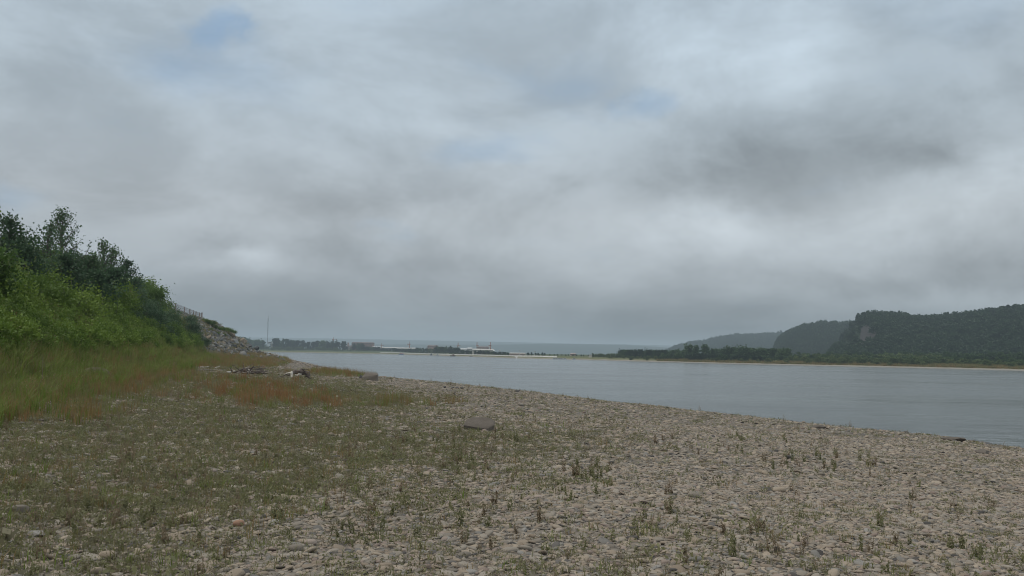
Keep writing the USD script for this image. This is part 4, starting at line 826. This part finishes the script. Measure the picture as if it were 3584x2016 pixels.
# scattered bleached sticks along the drift line
for k, (a, b) in enumerate([((690, 1300), (742, 1301)), ((700, 1288), (728, 1291)), ((640, 1282), (668, 1289)), ((752, 1290), (766, 1286)), ((768, 1285), (766, 1279)), ((850, 1296), (868, 1292)), ((936, 1265), (934, 1260))]):
    g0 = on_ground(*a); g1 = g0 + arr((b[0] - a[0]) * g0[1] / FPX, .2, max((a[1] - b[1]) * g0[1] / FPX, .02)); 
    obj('stick', branch_mesh(r, g0 + arr(0, 0, .04), g1 + arr(0, 0, .06), .04, .025), M['wood_pale' if k % 2 else 'wood'], label='bleached stick in the drift line left of the driftwood heap', cat='driftwood', group='bleached sticks of the drift line')
g0, g1 = on_ground(52, 1398), on_ground(172, 1452)
obj('fallen_branch', branch_mesh(r, g0 + arr(0, 0, .16), g1 + arr(0, 0, .04), .018, .012, 7, .02), M['wood'], label='long thin pale branch lying on the grass at the left edge', cat='branch')
# brown clod of earth at the foot of the bank, a few dry stalks before it
g = on_ground(318, 1330); sc = g[1] / FPX; ico = trimesh.creation.icosphere(3); v = np.array(ico.vertices); v *= 1 + .35 * meshkit.fbm(v * 1.6, 4, 3)[:, None]
M['earth'] = stone_mat('brown_earth', S((.05, .035, .024), (.085, .06, .042), (.12, .09, .062)), rough=.95, scale=5)
obj('earth_clod', (v * [48 * sc, .5, 34 * sc] + g + arr(0, .3, 4 * sc), np.array(ico.faces)), M['earth'], smooth=True, label='bare brown clod of earth in the grass at the foot of the bank', cat='clod')
for k, (px, py, tx, ty, lb) in enumerate([(20, 1362, 14, 1290, 'dark dry stalk standing in the grass, nearest the left edge'), (122, 1392, 150, 1255, 'tall bent dry stalk in the grass left of the earth clod'), (150, 1340, 146, 1240, 'straight dry stalk behind the bent one')]):
    g = on_ground(px, py); e = at_y(tx, ty, g[1]); m = (g + e) / 2 + arr(.08, 0, 0)
    obj('dry_stalk', MB().tube([g, m, e], arr(.012, .009, .004), 4).mesh(), M['stalk'], label=lb, cat='stalk')

# ------------------------------------------------------------------ wire fence on top of the bank
posts = [545, 574, 613, 645, 664, 677, 686, 698, 707]
A_, B_ = arr(-58.5, 141), arr(-73.0, 200.5)
tf = thing('wire_fence', 'leaning wire mesh fence on thin posts along the top of the left bank', 'fence', (0, 0, 0)); tops = []
for k, px in enumerate(posts):
    q = ray(px, 1120)[0]; d = B_ - A_; u = (q * A_[1] - A_[0]) / (d[0] - q * d[1]); x, y = A_ + d * np.clip(u, 0, 1.02); z = float(ground_h(x, y)); h = 1.75 if px < 705 else 1.95
    lean = -.05 + .02 * r.normal()
    MB().tube([(x, y, z - .5), (x + lean, y, z + h)], .085 if px < 705 else .14, 6).build('post', M['rust'], tf); tops.append((x, y, z, h))
for (x0, y0, z0, h0), (x1, y1, z1, h1) in zip(tops[:-1], tops[1:]):
    w = MB()
    for f in np.linspace(.08, .97, 10): w.tube([(x0, y0, z0 + h0 * f), ((x0 + x1) / 2, (y0 + y1) / 2, (z0 + z1) / 2 + h0 * f - .03), (x1, y1, z1 + h1 * f)], .012, 3)
    nn = max(int(math.hypot(x1 - x0, y1 - y0) / .35), 2)
    for f in np.linspace(0, 1, nn)[1:-1]:
        a = arr(x0, y0, z0) * (1 - f) + arr(x1, y1, z1) * f; w.tube([a + arr(0, 0, .1), a + arr(0, 0, h0 * .96)], .012, 3)
    w.build('wire_panel', M['wire'], tf)

# ------------------------------------------------------------------ far side on the left: town behind a row of trees
R3 = lambda zx, zy: (850 + zx / 3.68, 1130 + zy / 3.68)
R4 = lambda zx, zy: (1500 + zx / 3.68, 1150 + zy / 3.68)
ft_parts = []
for k in range(5):
    tr, fo = far_tree_shape(600 + k, 10, 9.0 if k < 3 else 7.0, 84, 9, 1.15, .03); ft_parts.append((tr, fo))
first = {}
def far_tree(px, top, r_back, ma_key, label, group, wide=1.0, name='leafy_tree', k=None, seed=0, cat='tree'):
    g = far_point(px, r_back); h = max(at_y(px, top, g[1])[2] - g[2], 1.2); rs = np.random.default_rng(seed + int(px * 7)); k = int(rs.integers(0, 5)) if k is None else k
    sc = (h / 10 * wide, h / 10 * wide, h / 10); key = (name, k, ma_key)
    if key in first: dup(first[key], g, rs.uniform(0, 6.28), sc, label, group)
    else:
        tr, fo = ft_parts[k]; first[key] = plant_thing(name, [('trunk', tr, M['bark']), ('crown', fo, M[ma_key])], label, cat, g, rs.uniform(0, 6.28), sc, group)
def tree_row(zone, spans, back, ma, label, group, step, wide=1.0, name='leafy_tree', jit=.12, seed=0, cat='tree'):
    rs = np.random.default_rng(700 + seed)
    for x0, x1, top0, top1 in spans:
        n = max(int(round((x1 - x0) / step)), 1); lo_, hi_ = spans[0][0], spans[-1][1]
        for i in range(n):
            f = (i + .5 + rs.normal() * .15) / n; zx = x0 + (x1 - x0) * f; zy = top0 + (top1 - top0) * f; zy += rs.uniform(0, max(jit, .14)) * 60; ma_ = 'leaf_far' if ma == 'leaf_fardark' and rs.uniform() < .28 else ma
            px, py = zone(zx, zy); w3 = 'left part' if (zx - lo_) / (hi_ - lo_) < .33 else 'right part' if (zx - lo_) / (hi_ - lo_) > .67 else 'middle'
            far_tree(px, py, back + rs.uniform(0, 22), ma_, f'{label}, {w3}', f'{group}, {w3}', wide * rs.uniform(.85, 1.15), name, seed=i, cat=cat)
tree_row(R3, [(-120, 0, 190, 180), (0, 45, 182, 190), (62, 108, 200, 204), (115, 270, 216, 218)], 55, 'leaf_far', 'blue-green tree behind the rubble, near the tall mast', 'trees around the mast', 38, 1.1, seed=1)
tree_row(R3, [(380, 485, 200, 200), (485, 585, 206, 212), (585, 790, 222, 222)], 55, 'leaf_fardark', 'dark rounded tree right of the mast on the far shore', 'dark trees right of the mast', 52, 1.15, seed=2)
tree_row(R3, [(815, 930, 242, 236), (930, 1070, 230, 228), (1070, 1190, 230, 236), (1180, 1325, 232, 238)], 55, 'leaf_fardark', 'dark tree in the long clump beside the brown block of flats', 'long clump of dark trees', 58, 1.2, seed=3)
tree_row(R3, [(1400, 1580, 262, 268)], 30, 'leaf_fardark', 'dark tree standing in front of the brown block of flats', 'trees before the brown block', 60, 1.2, seed=4)
tree_row(R3, [(1580, 1760, 305, 310), (1760, 2220, 324, 331)], 40, 'leaf_fardark', 'low dark tree in the belt under the long white buildings', 'belt under the white buildings', 30, 2.0, seed=5, jit=.08)
tree_row(R3, [(2220, 2380, 318, 318), (2380, 2480, 330, 330)], 40, 'leaf_fardark', 'dark tree left of the square dark grove', 'trees left of the square grove', 45, 1.2, seed=6)
tree_row(R4, [(72, 275, 228, 230), (275, 400, 242, 246)], 40, 'leaf_fardark', 'tall dark tree of the square grove above the boats', 'square grove above the boats', 34, 1.1, seed=7, jit=.05)
tree_row(R4, [(400, 560, 268, 282), (560, 760, 282, 284), (760, 1040, 286, 302)], 40, 'leaf_fardark', 'low dark tree below the white dome', 'trees below the white dome', 32, 1.8, seed=8, jit=.08)
tree_row(R4, [(1262, 1530, 304, 308)], 40, 'leaf_fardark', 'dark tree in the small clump between the two lamp masts and the headland', 'small clump near the lamp masts', 44, 1.2, seed=9, jit=.08)
tree_row(R4, [(1540, 2080, 334, 344)], 60, 'leaf_far', 'hazy low tree between the town and the willow headland', 'hazy trees by the headland', 50, 1.4, seed=10, jit=.1)
tree_row(R3, [(-60, 480, 296, 300), (480, 760, 308, 302), (760, 1300, 302, 320), (1300, 1760, 332, 345)], 14, 'leaf_farlight', 'green bush on the low shore under the dark town trees', 'bushes along the town shore', 34, 1.7, 'shore_bush', .35, 11, cat='shrub')

def box_part(name, t, c, size, ma): return MB().box(c, size).build(name, ma, t)
def block(zone, zx0, zx1, ztop, zbase, back, label, cat, wall, roof=None, depth=14, name='town_building', windows=0, rows=1):
    px0, py0 = zone(zx0, ztop); px1, py1 = zone(zx1, zbase); pc = (px0 + px1) / 2; g = far_point(pc, back)
    m = g[1] / FPX; W = (px1 - px0) * m; zt = at_y(pc, py0, g[1])[2]; H = zt - g[2] + .5; t = thing(name, label, cat, g - arr(0, 0, .5))
    rh = min(1.2, H * .2) if roof else 0
    box_part('wall', t, (0, depth / 2, (H - rh) / 2), (W, depth, H - rh), wall)
    if roof:
        v = arr([-W / 2 - .4, -.4, H - rh], [W / 2 + .4, -.4, H - rh], [W / 2 + .4, depth + .4, H - rh], [-W / 2 - .4, depth + .4, H - rh], [-W / 2 + .5, depth / 2, H], [W / 2 - .5, depth / 2, H])
        obj('roof', (v + arr(0, 0, .003), [[0, 1, 5], [0, 5, 4], [2, 3, 4], [2, 4, 5], [1, 2, 5], [3, 0, 4], [0, 3, 2], [0, 2, 1]]), roof, t)
    zb = at_y(pc, py1, g[1])[2] - g[2] + .5; zb = np.clip(zb, .8, H * .6)
    for j in range(rows):
        for i in range(windows):
            zc = zb + (H - rh - zb) * (j + .55) / rows; box_part('window', t, (-W / 2 + W * (i + .5) / windows, -.03, zc), (W / windows * .4, .16, (H - rh - zb) / rows * .32), M['pane_grey'])
    return t, g, m, H, W
block(R3, 1398, 1665, 246, 325, 75, 'long brown brick block of flats behind dark trees', 'building', M['brick'], M['roof'], 18, 'block_of_flats', 14, 3)
t, g, m, H, W = block(R3, 1325, 1392, 290, 325, 70, 'small pale house beside the brown block of flats', 'house', M['cream'], M['roof'], 9, 'house', 3)
block(R3, 1342, 1358, 252, 300, 78, 'narrow reddish tower beside the brown block of flats', 'tower', M['pink'], None, 4, 'tower', 1, 3)
block(R3, 1665, 1790, 304, 328, 95, 'pale long low building right of the brown block', 'building', M['white'], M['white'], 14, 'long_building', 8)
block(R3, 1790, 1985, 312, 332, 90, 'white row building in the middle of the long white buildings', 'building', M['white'], M['concrete'], 14, 'long_building', 12)
block(R3, 1985, 2215, 318, 338, 90, 'white row building at the right end of the long white buildings', 'building', M['white'], M['concrete'], 14, 'long_building', 12)
block(R3, 2375, 2500, 286, 330, 80, 'pinkish building behind the left end of the square grove', 'building', M['pink'], M['roof'], 16, 'pink_building', 7, 2)
block(R4, 400, 505, 253, 275, 95, 'white long hall right of the square grove', 'building', M['white'], M['white'], 14, 'white_hall', 7)
block(R4, 492, 560, 243, 285, 90, 'white gabled hall between the square grove and the brown block on top', 'building', M['white'], M['white'], 16, 'white_hall', 3)
block(R4, 618, 775, 228, 262, 110, 'brown block of flats rising above the pale long building', 'building', M['brick'], M['roof'], 18, 'block_of_flats', 10, 2)
block(R4, 562, 838, 260, 285, 80, 'pale long building under the brown block of flats', 'building', M['cream'], M['concrete'], 12, 'long_building', 12)
block(R4, 1042, 1245, 312, 345, 40, 'pinkish low house row below the two lamp masts', 'house', M['pink'], M['cream'], 10, 'house', 9)
block(R4, 1835, 1900, 318, 335, 90, 'reddish house in the haze left of the headland', 'house', M['pink'], M['pink'], 10, 'house', 3)
block(R4, 830, 850, 276, 288, 80, 'tiny white hut left of the white dome', 'hut', M['white'], M['white'], 5, 'hut', 1)
# house on stilts by the mast, domes, masts, cranes
px0, py0 = R3(348, 250); g = far_point(px0, 30); m = g[1] / FPX; z0 = at_y(*R3(348, 268), g[1])[2] - g[2]; z1 = at_y(*R3(348, 247), g[1])[2] - g[2]; W = 14 * m
t = thing('lookout_hut', 'small white hut on grey legs beside the tall mast', 'hut', g)
box_part('cabin', t, (0, 0, (z0 + z1) / 2), (W, W * .8, z1 - z0), M['white']); box_part('roof', t, (0, 0, z1 + .2), (W * 1.15, W * .95, .4), M['white']); box_part('window', t, (0, -W * .4 - .03, (z0 + z1) / 2), (W * .6, .14, .9), M['glass'])
for sx in (-.4, .4):
    for sy in (-.35, .35): MB().tube([(sx * W * 1.1, sy * W, -.5), (sx * W * .9, sy * W, z0 + .05)], .28, 5).build('leg', M['concrete'], t)
px0 = 934; g = far_point(px0, 45); H = at_y(px0, 1112, g[1])[2] - g[2]; w = .55
t = thing('lattice_mast', 'tall thin grey lattice mast rising above the far trees on the left', 'mast', g)
C3 = [arr(math.cos(a) * w, math.sin(a) * w, 0) for a in (.5, 2.6, 4.7)]
for c in C3: MB().tube([c + arr(0, 0, -.5), c + arr(0, 0, H)], .11, 4).build('leg', M['steel'], t)
b = MB(); zz = np.linspace(0, H, 40)
for i in range(39):
    for a, c in ((0, 1), (1, 2), (2, 0)): b.tube([C3[a] + arr(0, 0, zz[i]), C3[c] + arr(0, 0, zz[i + 1])], .05, 3); b.tube([C3[a] + arr(0, 0, zz[i]), C3[c] + arr(0, 0, zz[i])], .04, 3)
b.build('bracing', M['steel'], t)
MB().tube([(0, 0, H - .4), (0, 0, H + 2.0)], .5, 8).build('antenna', M['white'], t); MB().tube([(0, 0, H + 2), (0, 0, H + 5)], .08, 4).build('tip', M['steel'], t)
for zx, zy, lb in ((917, 285, 'white ball-shaped dome above the dark trees of the town'), (1254, 314, 'small white ball right of the pinkish house row')):
    px, py = R4(zx, zy); g = far_point(px, 60); c = at_y(px, py, g[1]) - g; R = (11 if zx < 1000 else 6) / 3.68 * g[1] / FPX
    t = thing('white_dome', lb, 'dome', g); s_ = trimesh.creation.icosphere(3, R); obj('dome', (np.array(s_.vertices) + arr(0, 0, c[2]), s_.faces), M['white'], t, True); MB().tube([(0, 0, -.5), (0, 0, c[2] - R * .9)], R * .45, 8).build('pedestal', M['concrete'], t)
for zx, zt, lb in ((1170, 285, 'left of two thin pale lamp masts on the embankment'), (1367, 300, 'right of two thin pale lamp masts on the embankment')):
    px, py = R4(zx, zt); g = far_point(px, 14); H = at_y(px, py, g[1])[2] - g[2]
    t = thing('lamp_mast', lb, 'mast', g); MB().tube([(0, 0, -.5), (0, 0, H)], arr(.22, .14), 6).build('pole', M['white'], t); box_part('lamp_head', t, (0, 0, H + .2), (1.4, .6, .4), M['white'])
def crane(zone, zx, ztop, jl, jr, lb, back=110):
    px, py = zone(zx, ztop); g = far_point(px, back); H = at_y(px, py, g[1])[2] - g[2]; m = g[1] / FPX / 3.68; t = thing('tower_crane', lb, 'crane', g)
    box_part('tower', t, (0, 0, H / 2), (.9, .9, H), M['crane']); box_part('jib', t, ((jr + jl) / 2 * m, 0, H - .4), ((jr - jl) * m, .6, .6), M['crane']); MB().tube([(0, 0, H), (0, 0, H + 3)], .3, 4).build('apex', M['crane'], t); box_part('counterweight', t, (jl * m + 1, 0, H - 1.4), (1.6, 1, 1.4), M['concrete'])
crane(R3, 1163, 206, -22, 45, 'tower crane above the long clump of dark trees'); crane(R3, 2145, 270, -30, 14, 'tower crane over the right end of the long white buildings'); crane(R3, 1783, 288, -12, 30, 'small crane over the left of the long white buildings'); crane(R4, 378, 218, -15, 30, 'tower crane right above the square grove'); crane(R4, 797, 215, -26, 10, 'tower crane at the right end of the brown block on top'); crane(R4, 622, 214, -12, 22, 'tower crane at the left end of the brown block on top')
# embankment: a pale wall of concrete slabs along the town's waterline
emb = thing('embankment', 'pale concrete embankment along the waterline below the town', 'embankment', (0, 0, 0))
pe = np.linspace(1330, 1950, 63)
for a, c in zip(pe[:-1], pe[1:]):
    p0, p1, q0, q1 = far_point(a, 1.0), far_point(c - .35, 1.0), far_point(a, 7.0), far_point(c - .35, 7.0); h = 2.2 if a < 1800 else 1.6
    v = [p0 + arr(0, 0, -.6), p1 + arr(0, 0, -.6), q1 + arr(0, 0, .25), q0 + arr(0, 0, .25)]; v = np.array(v); v = np.vstack([v + arr(0, 0, .25), v + arr(0, 0, -.8)])
    obj('slab', (v, [[0, 1, 2, 3], [4, 7, 6, 5], [0, 4, 5, 1], [1, 5, 6, 2], [2, 6, 7, 3], [3, 7, 4, 0]]), M['concrete'], emb)
# boats
def boat(zone, zx, zy, wz, lb, hull, cabin, cabins=((0, .5, .5),), name='white_boat', off=6):
    px, py = zone(zx, zy); q = ray(px, py)[0]; y = float(far_shore(q)) - off; L = max(wz / 3.68 * y / FPX, 3.0); t = thing(name, lb, 'boat', (q * y, y, 0)); B = L * .26; h = L * .11
    xs = np.linspace(-.5, .5, 9) * L; wd = B / 2 * np.clip(1 - np.abs(np.linspace(-.9, 1, 9)) ** 3, .08, 1)
    v = [];
    for x, w_ in zip(xs, wd): v += [(x, -w_ * .6, -.3), (x, w_ * .6, -.3), (x, w_, h + .06 * L * max(x / L, 0)), (x, -w_, h + .06 * L * max(x / L, 0))]
    f = [];
    for i in range(8):
        for j in range(4): a, b_ = i * 4 + j, i * 4 + (j + 1) % 4; f.append([a, b_, b_ + 4, a + 4])
    f += [[0, 3, 2, 1], [32, 33, 34, 35]]; obj('hull', (np.array(v), f), hull, t)
    for cx, cl, ch in cabins:
        box_part('cabin', t, (cx * L, 0, h + ch * L * .2), (cl * L, B * .7, ch * L * .4), cabin); box_part('window', t, (cx * L, -B * .35 - .02, h + ch * L * .25), (cl * L * .8, .1, ch * L * .1), M['glass'])
boat(R3, 2428, 408, 52, 'white cabin boat moored left of the square grove, the largest of the white boats', M['white'], M['white'], ((-.05, .6, .5), (0, .35, .95)))
boat(R3, 2512, 408, 62, 'white motor boat just right of the largest white boat', M['white'], M['white'], ((-.1, .3, .55),))
boat(R3, 2050, 405, 88, 'blue barge carrying red cargo at the embankment', M['hull_blue'], M['red'], ((0, .6, .22),), 'barge')
boat(R4, 320, 345, 86, 'dark barge with an orange deckhouse below the square grove', M['hull_dark'], M['crane'], ((-.02, .3, .5),), 'barge')
boat(R4, 545, 352, 44, 'small dark boat below the white halls', M['hull_dark'], M['concrete'], ((0, .3, .4),), 'small_boat')
for k, (zx, w_) in enumerate([(1618, 16), (1650, 20), (1684, 18), (1716, 20), (1756, 14), (1876, 12)]):
    boat(R4, zx, 389, w_, ['leftmost', 'second', 'third', 'fourth', 'fifth', 'rightmost, lone'][k] + ' of the small white motor boats off the end of the embankment', M['white'], M['white'], ((-.05, .5, .6),), 'small_boat', off=4)
g = far_point(R4(2085, 360)[0], 12); t = thing('hut', 'tiny white hut at the left tip of the willow headland', 'hut', g); box_part('wall', t, (0, 0, .7), (1.9, 2, 2.0), M['cream']); box_part('roof', t, (0, 0, 1.8), (2.3, 2.4, .22), M['white'])

# ------------------------------------------------------------------ right bank: willows, bushes, meadow
R5 = lambda zx, zy: (2050 + zx / 3.22, 1130 + zy / 3.22)
R6 = lambda zx, zy: (2750 + zx / 3.09, 1050 + zy / 3.09)
HB = 'willow bushes along the right shore'
tree_row(R5, [(70, 400, 341, 341), (400, 800, 362, 372)], 10, 'leaf_farlight', 'pale green willow bush at the tip of the right headland', 'pale willows of the headland tip', 30, 1.5, 'willow_bush', .2, 20, cat='shrub')
tree_row(R5, [(365, 520, 305, 296), (520, 900, 297, 305)], 34, 'leaf_fardark', 'dark blue-green tree in the row behind the headland willows', 'dark row behind the headland', 34, 1.2, 'leafy_tree', .08, 21)
tree_row(R5, [(780, 1560, 330, 345), (1500, 2100, 352, 372)], 14, 'leaf_fardark', 'dark willow bush on the right shore behind the pale sand strip', 'dark willows behind the sand strip', 32, 1.5, 'willow_bush', .3, 22, cat='shrub')
tree_row(R5, [(900, 1120, 305, 300), (1400, 1620, 292, 290), (1620, 1800, 264, 270), (1800, 2300, 280, 292)], 60, 'leaf_far', 'mid-distance tree behind the right shore willows', 'trees behind the right shore willows', 36, 1.3, 'leafy_tree', .2, 23)
for zx, zt, lb in ((1165, 244, 'tall rounded tree standing above the willows in front of the low hill'), (1245, 256, 'open tree between the two tall rounded trees'), (1345, 248, 'right-hand tall rounded tree in front of the low hill')):
    px, py = R5(zx, zt); far_tree(px, py, 50, 'leaf_far', lb, None, 1.0 if zx != 1245 else .8, 'leafy_tree', k=0)
tree_row(R6, [(0, 700, 600, 612), (480, 1700, 606, 622), (1700, 2560, 626, 655)], 12, 'leaf_farlight', 'green willow bush along the right shore below the hill', 'green willows below the hill', 34, 1.7, 'willow_bush', .5, 24, cat='shrub')
tree_row(R6, [(-500, 0, 590, 596), (0, 800, 588, 600), (800, 1700, 600, 606), (1700, 2560, 608, 630)], 34, 'leaf_far', 'taller green willow in the second row of the right shore', 'second row of willows below the hill', 36, 1.6, 'willow_bush', .5, 28, cat='shrub')
tree_row(R6, [(-900, 300, 618, 626), (300, 1500, 640, 650)], 8, 'leaf_farlight', 'light green low bush at the very edge of the right shore', 'light low bushes at the right shore', 44, 2.0, 'shore_bush', .5, 29, cat='shrub')
tree_row(R6, [(0, 1000, 580, 585), (1000, 1700, 578, 588)], 60, 'leaf_farlight', 'light green bush on the meadow between shore and hill', 'light bushes on the meadow', 55, 1.7, 'meadow_bush', .3, 25, cat='shrub')
tree_row(R6, [(1750, 2560, 596, 618)], 40, 'leaf_fardark', 'dark tree at the foot of the hill near the right edge', 'dark trees at the right edge', 50, 1.3, 'leafy_tree', .3, 26)
tree_row(R6, [(-150, 2560, 560, 560)], 90, 'leaf_far', 'tree at the foot of the wooded hill behind the meadow', 'trees at the hill foot', 45, 1.2, 'leafy_tree', .5, 27)
# grassy edge of the right shore
rg = np.random.default_rng(91); nE = 2600; pp = rg.uniform(2300, 3700, nE); G = np.array([far_point(p, b_) for p, b_ in zip(pp, rg.uniform(6, 18, nE))])
instancer('shore_grass', [('tan_tuft', tuft_shape(21, 22, .8, .7, .10, .3), M['grass_tan'], False), ('olive_tuft', tuft_shape(22, 22, .9, .7, .10, .3), M['grass_olive'], False)], G, rg.integers(0, 2, nE), rg.uniform(0, 6.28, nE), rg.uniform(.7, 1.4, nE), label='yellowish grass edging the right shore', cat='grass')

# ------------------------------------------------------------------ the wooded hills
pn = [pine_shape(800 + k, 11, 5.2, 2.0) for k in range(3)]
bt = [far_tree_shape(820 + k, 9, 6.5, 30, 7, 1.5, .12) for k in range(2)]
CLIFF = Polygon([R6(700, 285), R6(840, 278), R6(985, 300), R6(1010, 380), R6(1040, 470), R6(880, 490), R6(640, 500), R6(500, 500), R6(570, 440), R6(650, 360)])
def wood(key, n, name, label, seed, scale, cliff=True):
    V, cols, nk = HILLS[key]; r = np.random.default_rng(seed); a, b = V.shape[0] - 1, nk + 3
    i, j = r.uniform(0, a, n), b * r.uniform(0, 1, n) ** .85
    i0, j0 = np.minimum(i.astype(int), a - 1), j.astype(int); fi, fj = (i - i0)[:, None], (j - j0)[:, None]
    p = V[i0, j0] * (1 - fi) * (1 - fj) + V[i0 + 1, j0] * fi * (1 - fj) + V[i0, j0 + 1] * (1 - fi) * fj + V[i0 + 1, j0 + 1] * fi * fj
    if cliff:
        k = np.ones(len(p), bool)
        inner = CLIFF.buffer(2)
        for dz in (2, 6): px = project(p + arr(0, 0, dz)); k &= ~shapely.contains_xy(inner, px[:, 0] + noise2(px[:, 0], px[:, 1], .07, 8) * 26, px[:, 1] + noise2(px[:, 0], px[:, 1], .07, 9) * 26)
        k |= r.uniform(size=len(p)) < .07; p, j = p[k], j[k]
    nz = noise2(p[:, 0], p[:, 1], .02, seed); low = j < nk * .45
    idx = np.where((nz + low * .28 + r.normal(size=len(p)) * .12) > .16, 3 + r.integers(0, 2, len(p)), r.integers(0, 3, len(p)))
    instancer(name, [('pine', MB().add(*q[0].mesh()).add(*q[1].mesh()).mesh(), M['needle'], False) for q in pn] + [('birch', MB().add(*q[0].mesh()).add(*q[1].mesh()).mesh(), M['leaf_hill'], False) for q in bt],
              p - arr(0, 0, .5), idx, r.uniform(0, 6.28, len(p)), scale * r.uniform(.65, 1.15, len(p)), label=label, cat='forest')
wood('A', 6500, 'forest', 'dense dark forest covering the cliff hill', 11, .85)
wood('B', 4200, 'forest', 'dark forest on the rounded hill behind the cliff hill', 12, .95, False)
wood('C', 3200, 'forest', 'hazy forest on the blue-grey low hill', 13, 1.5, False)
# the pines one can tell apart on the skyline of the cliff hill
V, cols, nk = HILLS['A']; r = np.random.default_rng(15); fp = None; last = -99
for c in np.arange(2990, 3600, 9.0):
    i = np.interp(c + r.normal() * 3, cols, np.arange(len(cols))); i0 = min(int(i), len(cols) - 2); p = V[i0, nk - 1] * (1 - i + i0) + V[i0 + 1, nk - 1] * (i - i0)
    sc = r.uniform(.66, .92); lb, gp = 'dark pine on the skyline of the cliff hill', 'pines on the skyline'
    if fp is None: fp = [plant_thing('pine_tree', [('trunk', q[0], M['bark']), ('crown', q[1], M['needle'])], lb, 'tree', p + arr(0, -2 * k, -.5), 0, sc, gp) for k, q in enumerate(pn)]
    else: dup(fp[r.integers(3)], p - arr(0, 0, .5), r.uniform(0, 6.28), (sc * 1.1, sc * 1.1, sc), lb, gp)
# the cliff: bare brown rock on the left end of that hill
ii = [k for k, c in enumerate(cols) if 2890 < c < 3110]
sub = V[ii[0]:ii[-1] + 1, :nk]; fine_i, fine_j = np.linspace(0, len(ii) - 1, 70), np.linspace(0, nk - 1, 60)
from scipy.interpolate import RegularGridInterpolator
Gx = np.stack([RegularGridInterpolator((np.arange(len(ii)), np.arange(nk)), sub[:, :, a])(np.stack(np.meshgrid(fine_i, fine_j, indexing='ij'), -1)) for a in range(3)], -1)
cp = project(Gx.reshape(-1, 3)); cj = np.stack([noise2(cp[:, 0], cp[:, 1], .08, 3), noise2(cp[:, 0], cp[:, 1], .08, 4)], 1) * 22; inside = shapely.contains_xy(CLIFF.buffer(12), cp[:, 0] + cj[:, 0], cp[:, 1] + cj[:, 1]).reshape(70, 60)
cl = Gx.copy(); rough_ = meshkit.fbm(Gx.reshape(-1, 3) * arr(.22, .22, .05), 4, 5).reshape(70, 60); cl[..., 1] -= 2.0 + rough_ * 12; 
F = [];
for a in range(69):
    for b in range(59):
        if inside[a:a + 2, b:b + 2].all(): F.append([a * 60 + b, (a + 1) * 60 + b, (a + 1) * 60 + b + 1, a * 60 + b + 1])
M['cliff'] = stone_mat('brown_cliff_rock', S((.009, .008, .007), (.022, .0175, .0155), (.040, .031, .027)), scale=.25, bscale=.6, dist=.6, bump=.8, rnd=0)
if F: obj('cliff', (cl.reshape(-1, 3), np.array(F)), M['cliff'], kind='structure', label='bare brown rock face on the left end of the cliff hill', cat='cliff')

# ------------------------------------------------------------------ air
allz = 95.0
lo, hi = arr(-4200, -700, -4.0), arr(4200, 7600, allz)
b = trimesh.creation.box(hi - lo); 
hz = mat('haze_air', {'v': ('principled_volume', {'color': (.55, .645, .70), 'density': HAZE_DENSITY, 'anisotropy': 0.0})}, [], None, 'v.volume')
if HAZE_DENSITY > 0: obj('haze', (np.array(b.vertices) + (lo + hi) / 2, np.array(b.faces)), hz, kind='stuff', label='thin grey-blue haze in the air', cat='haze')
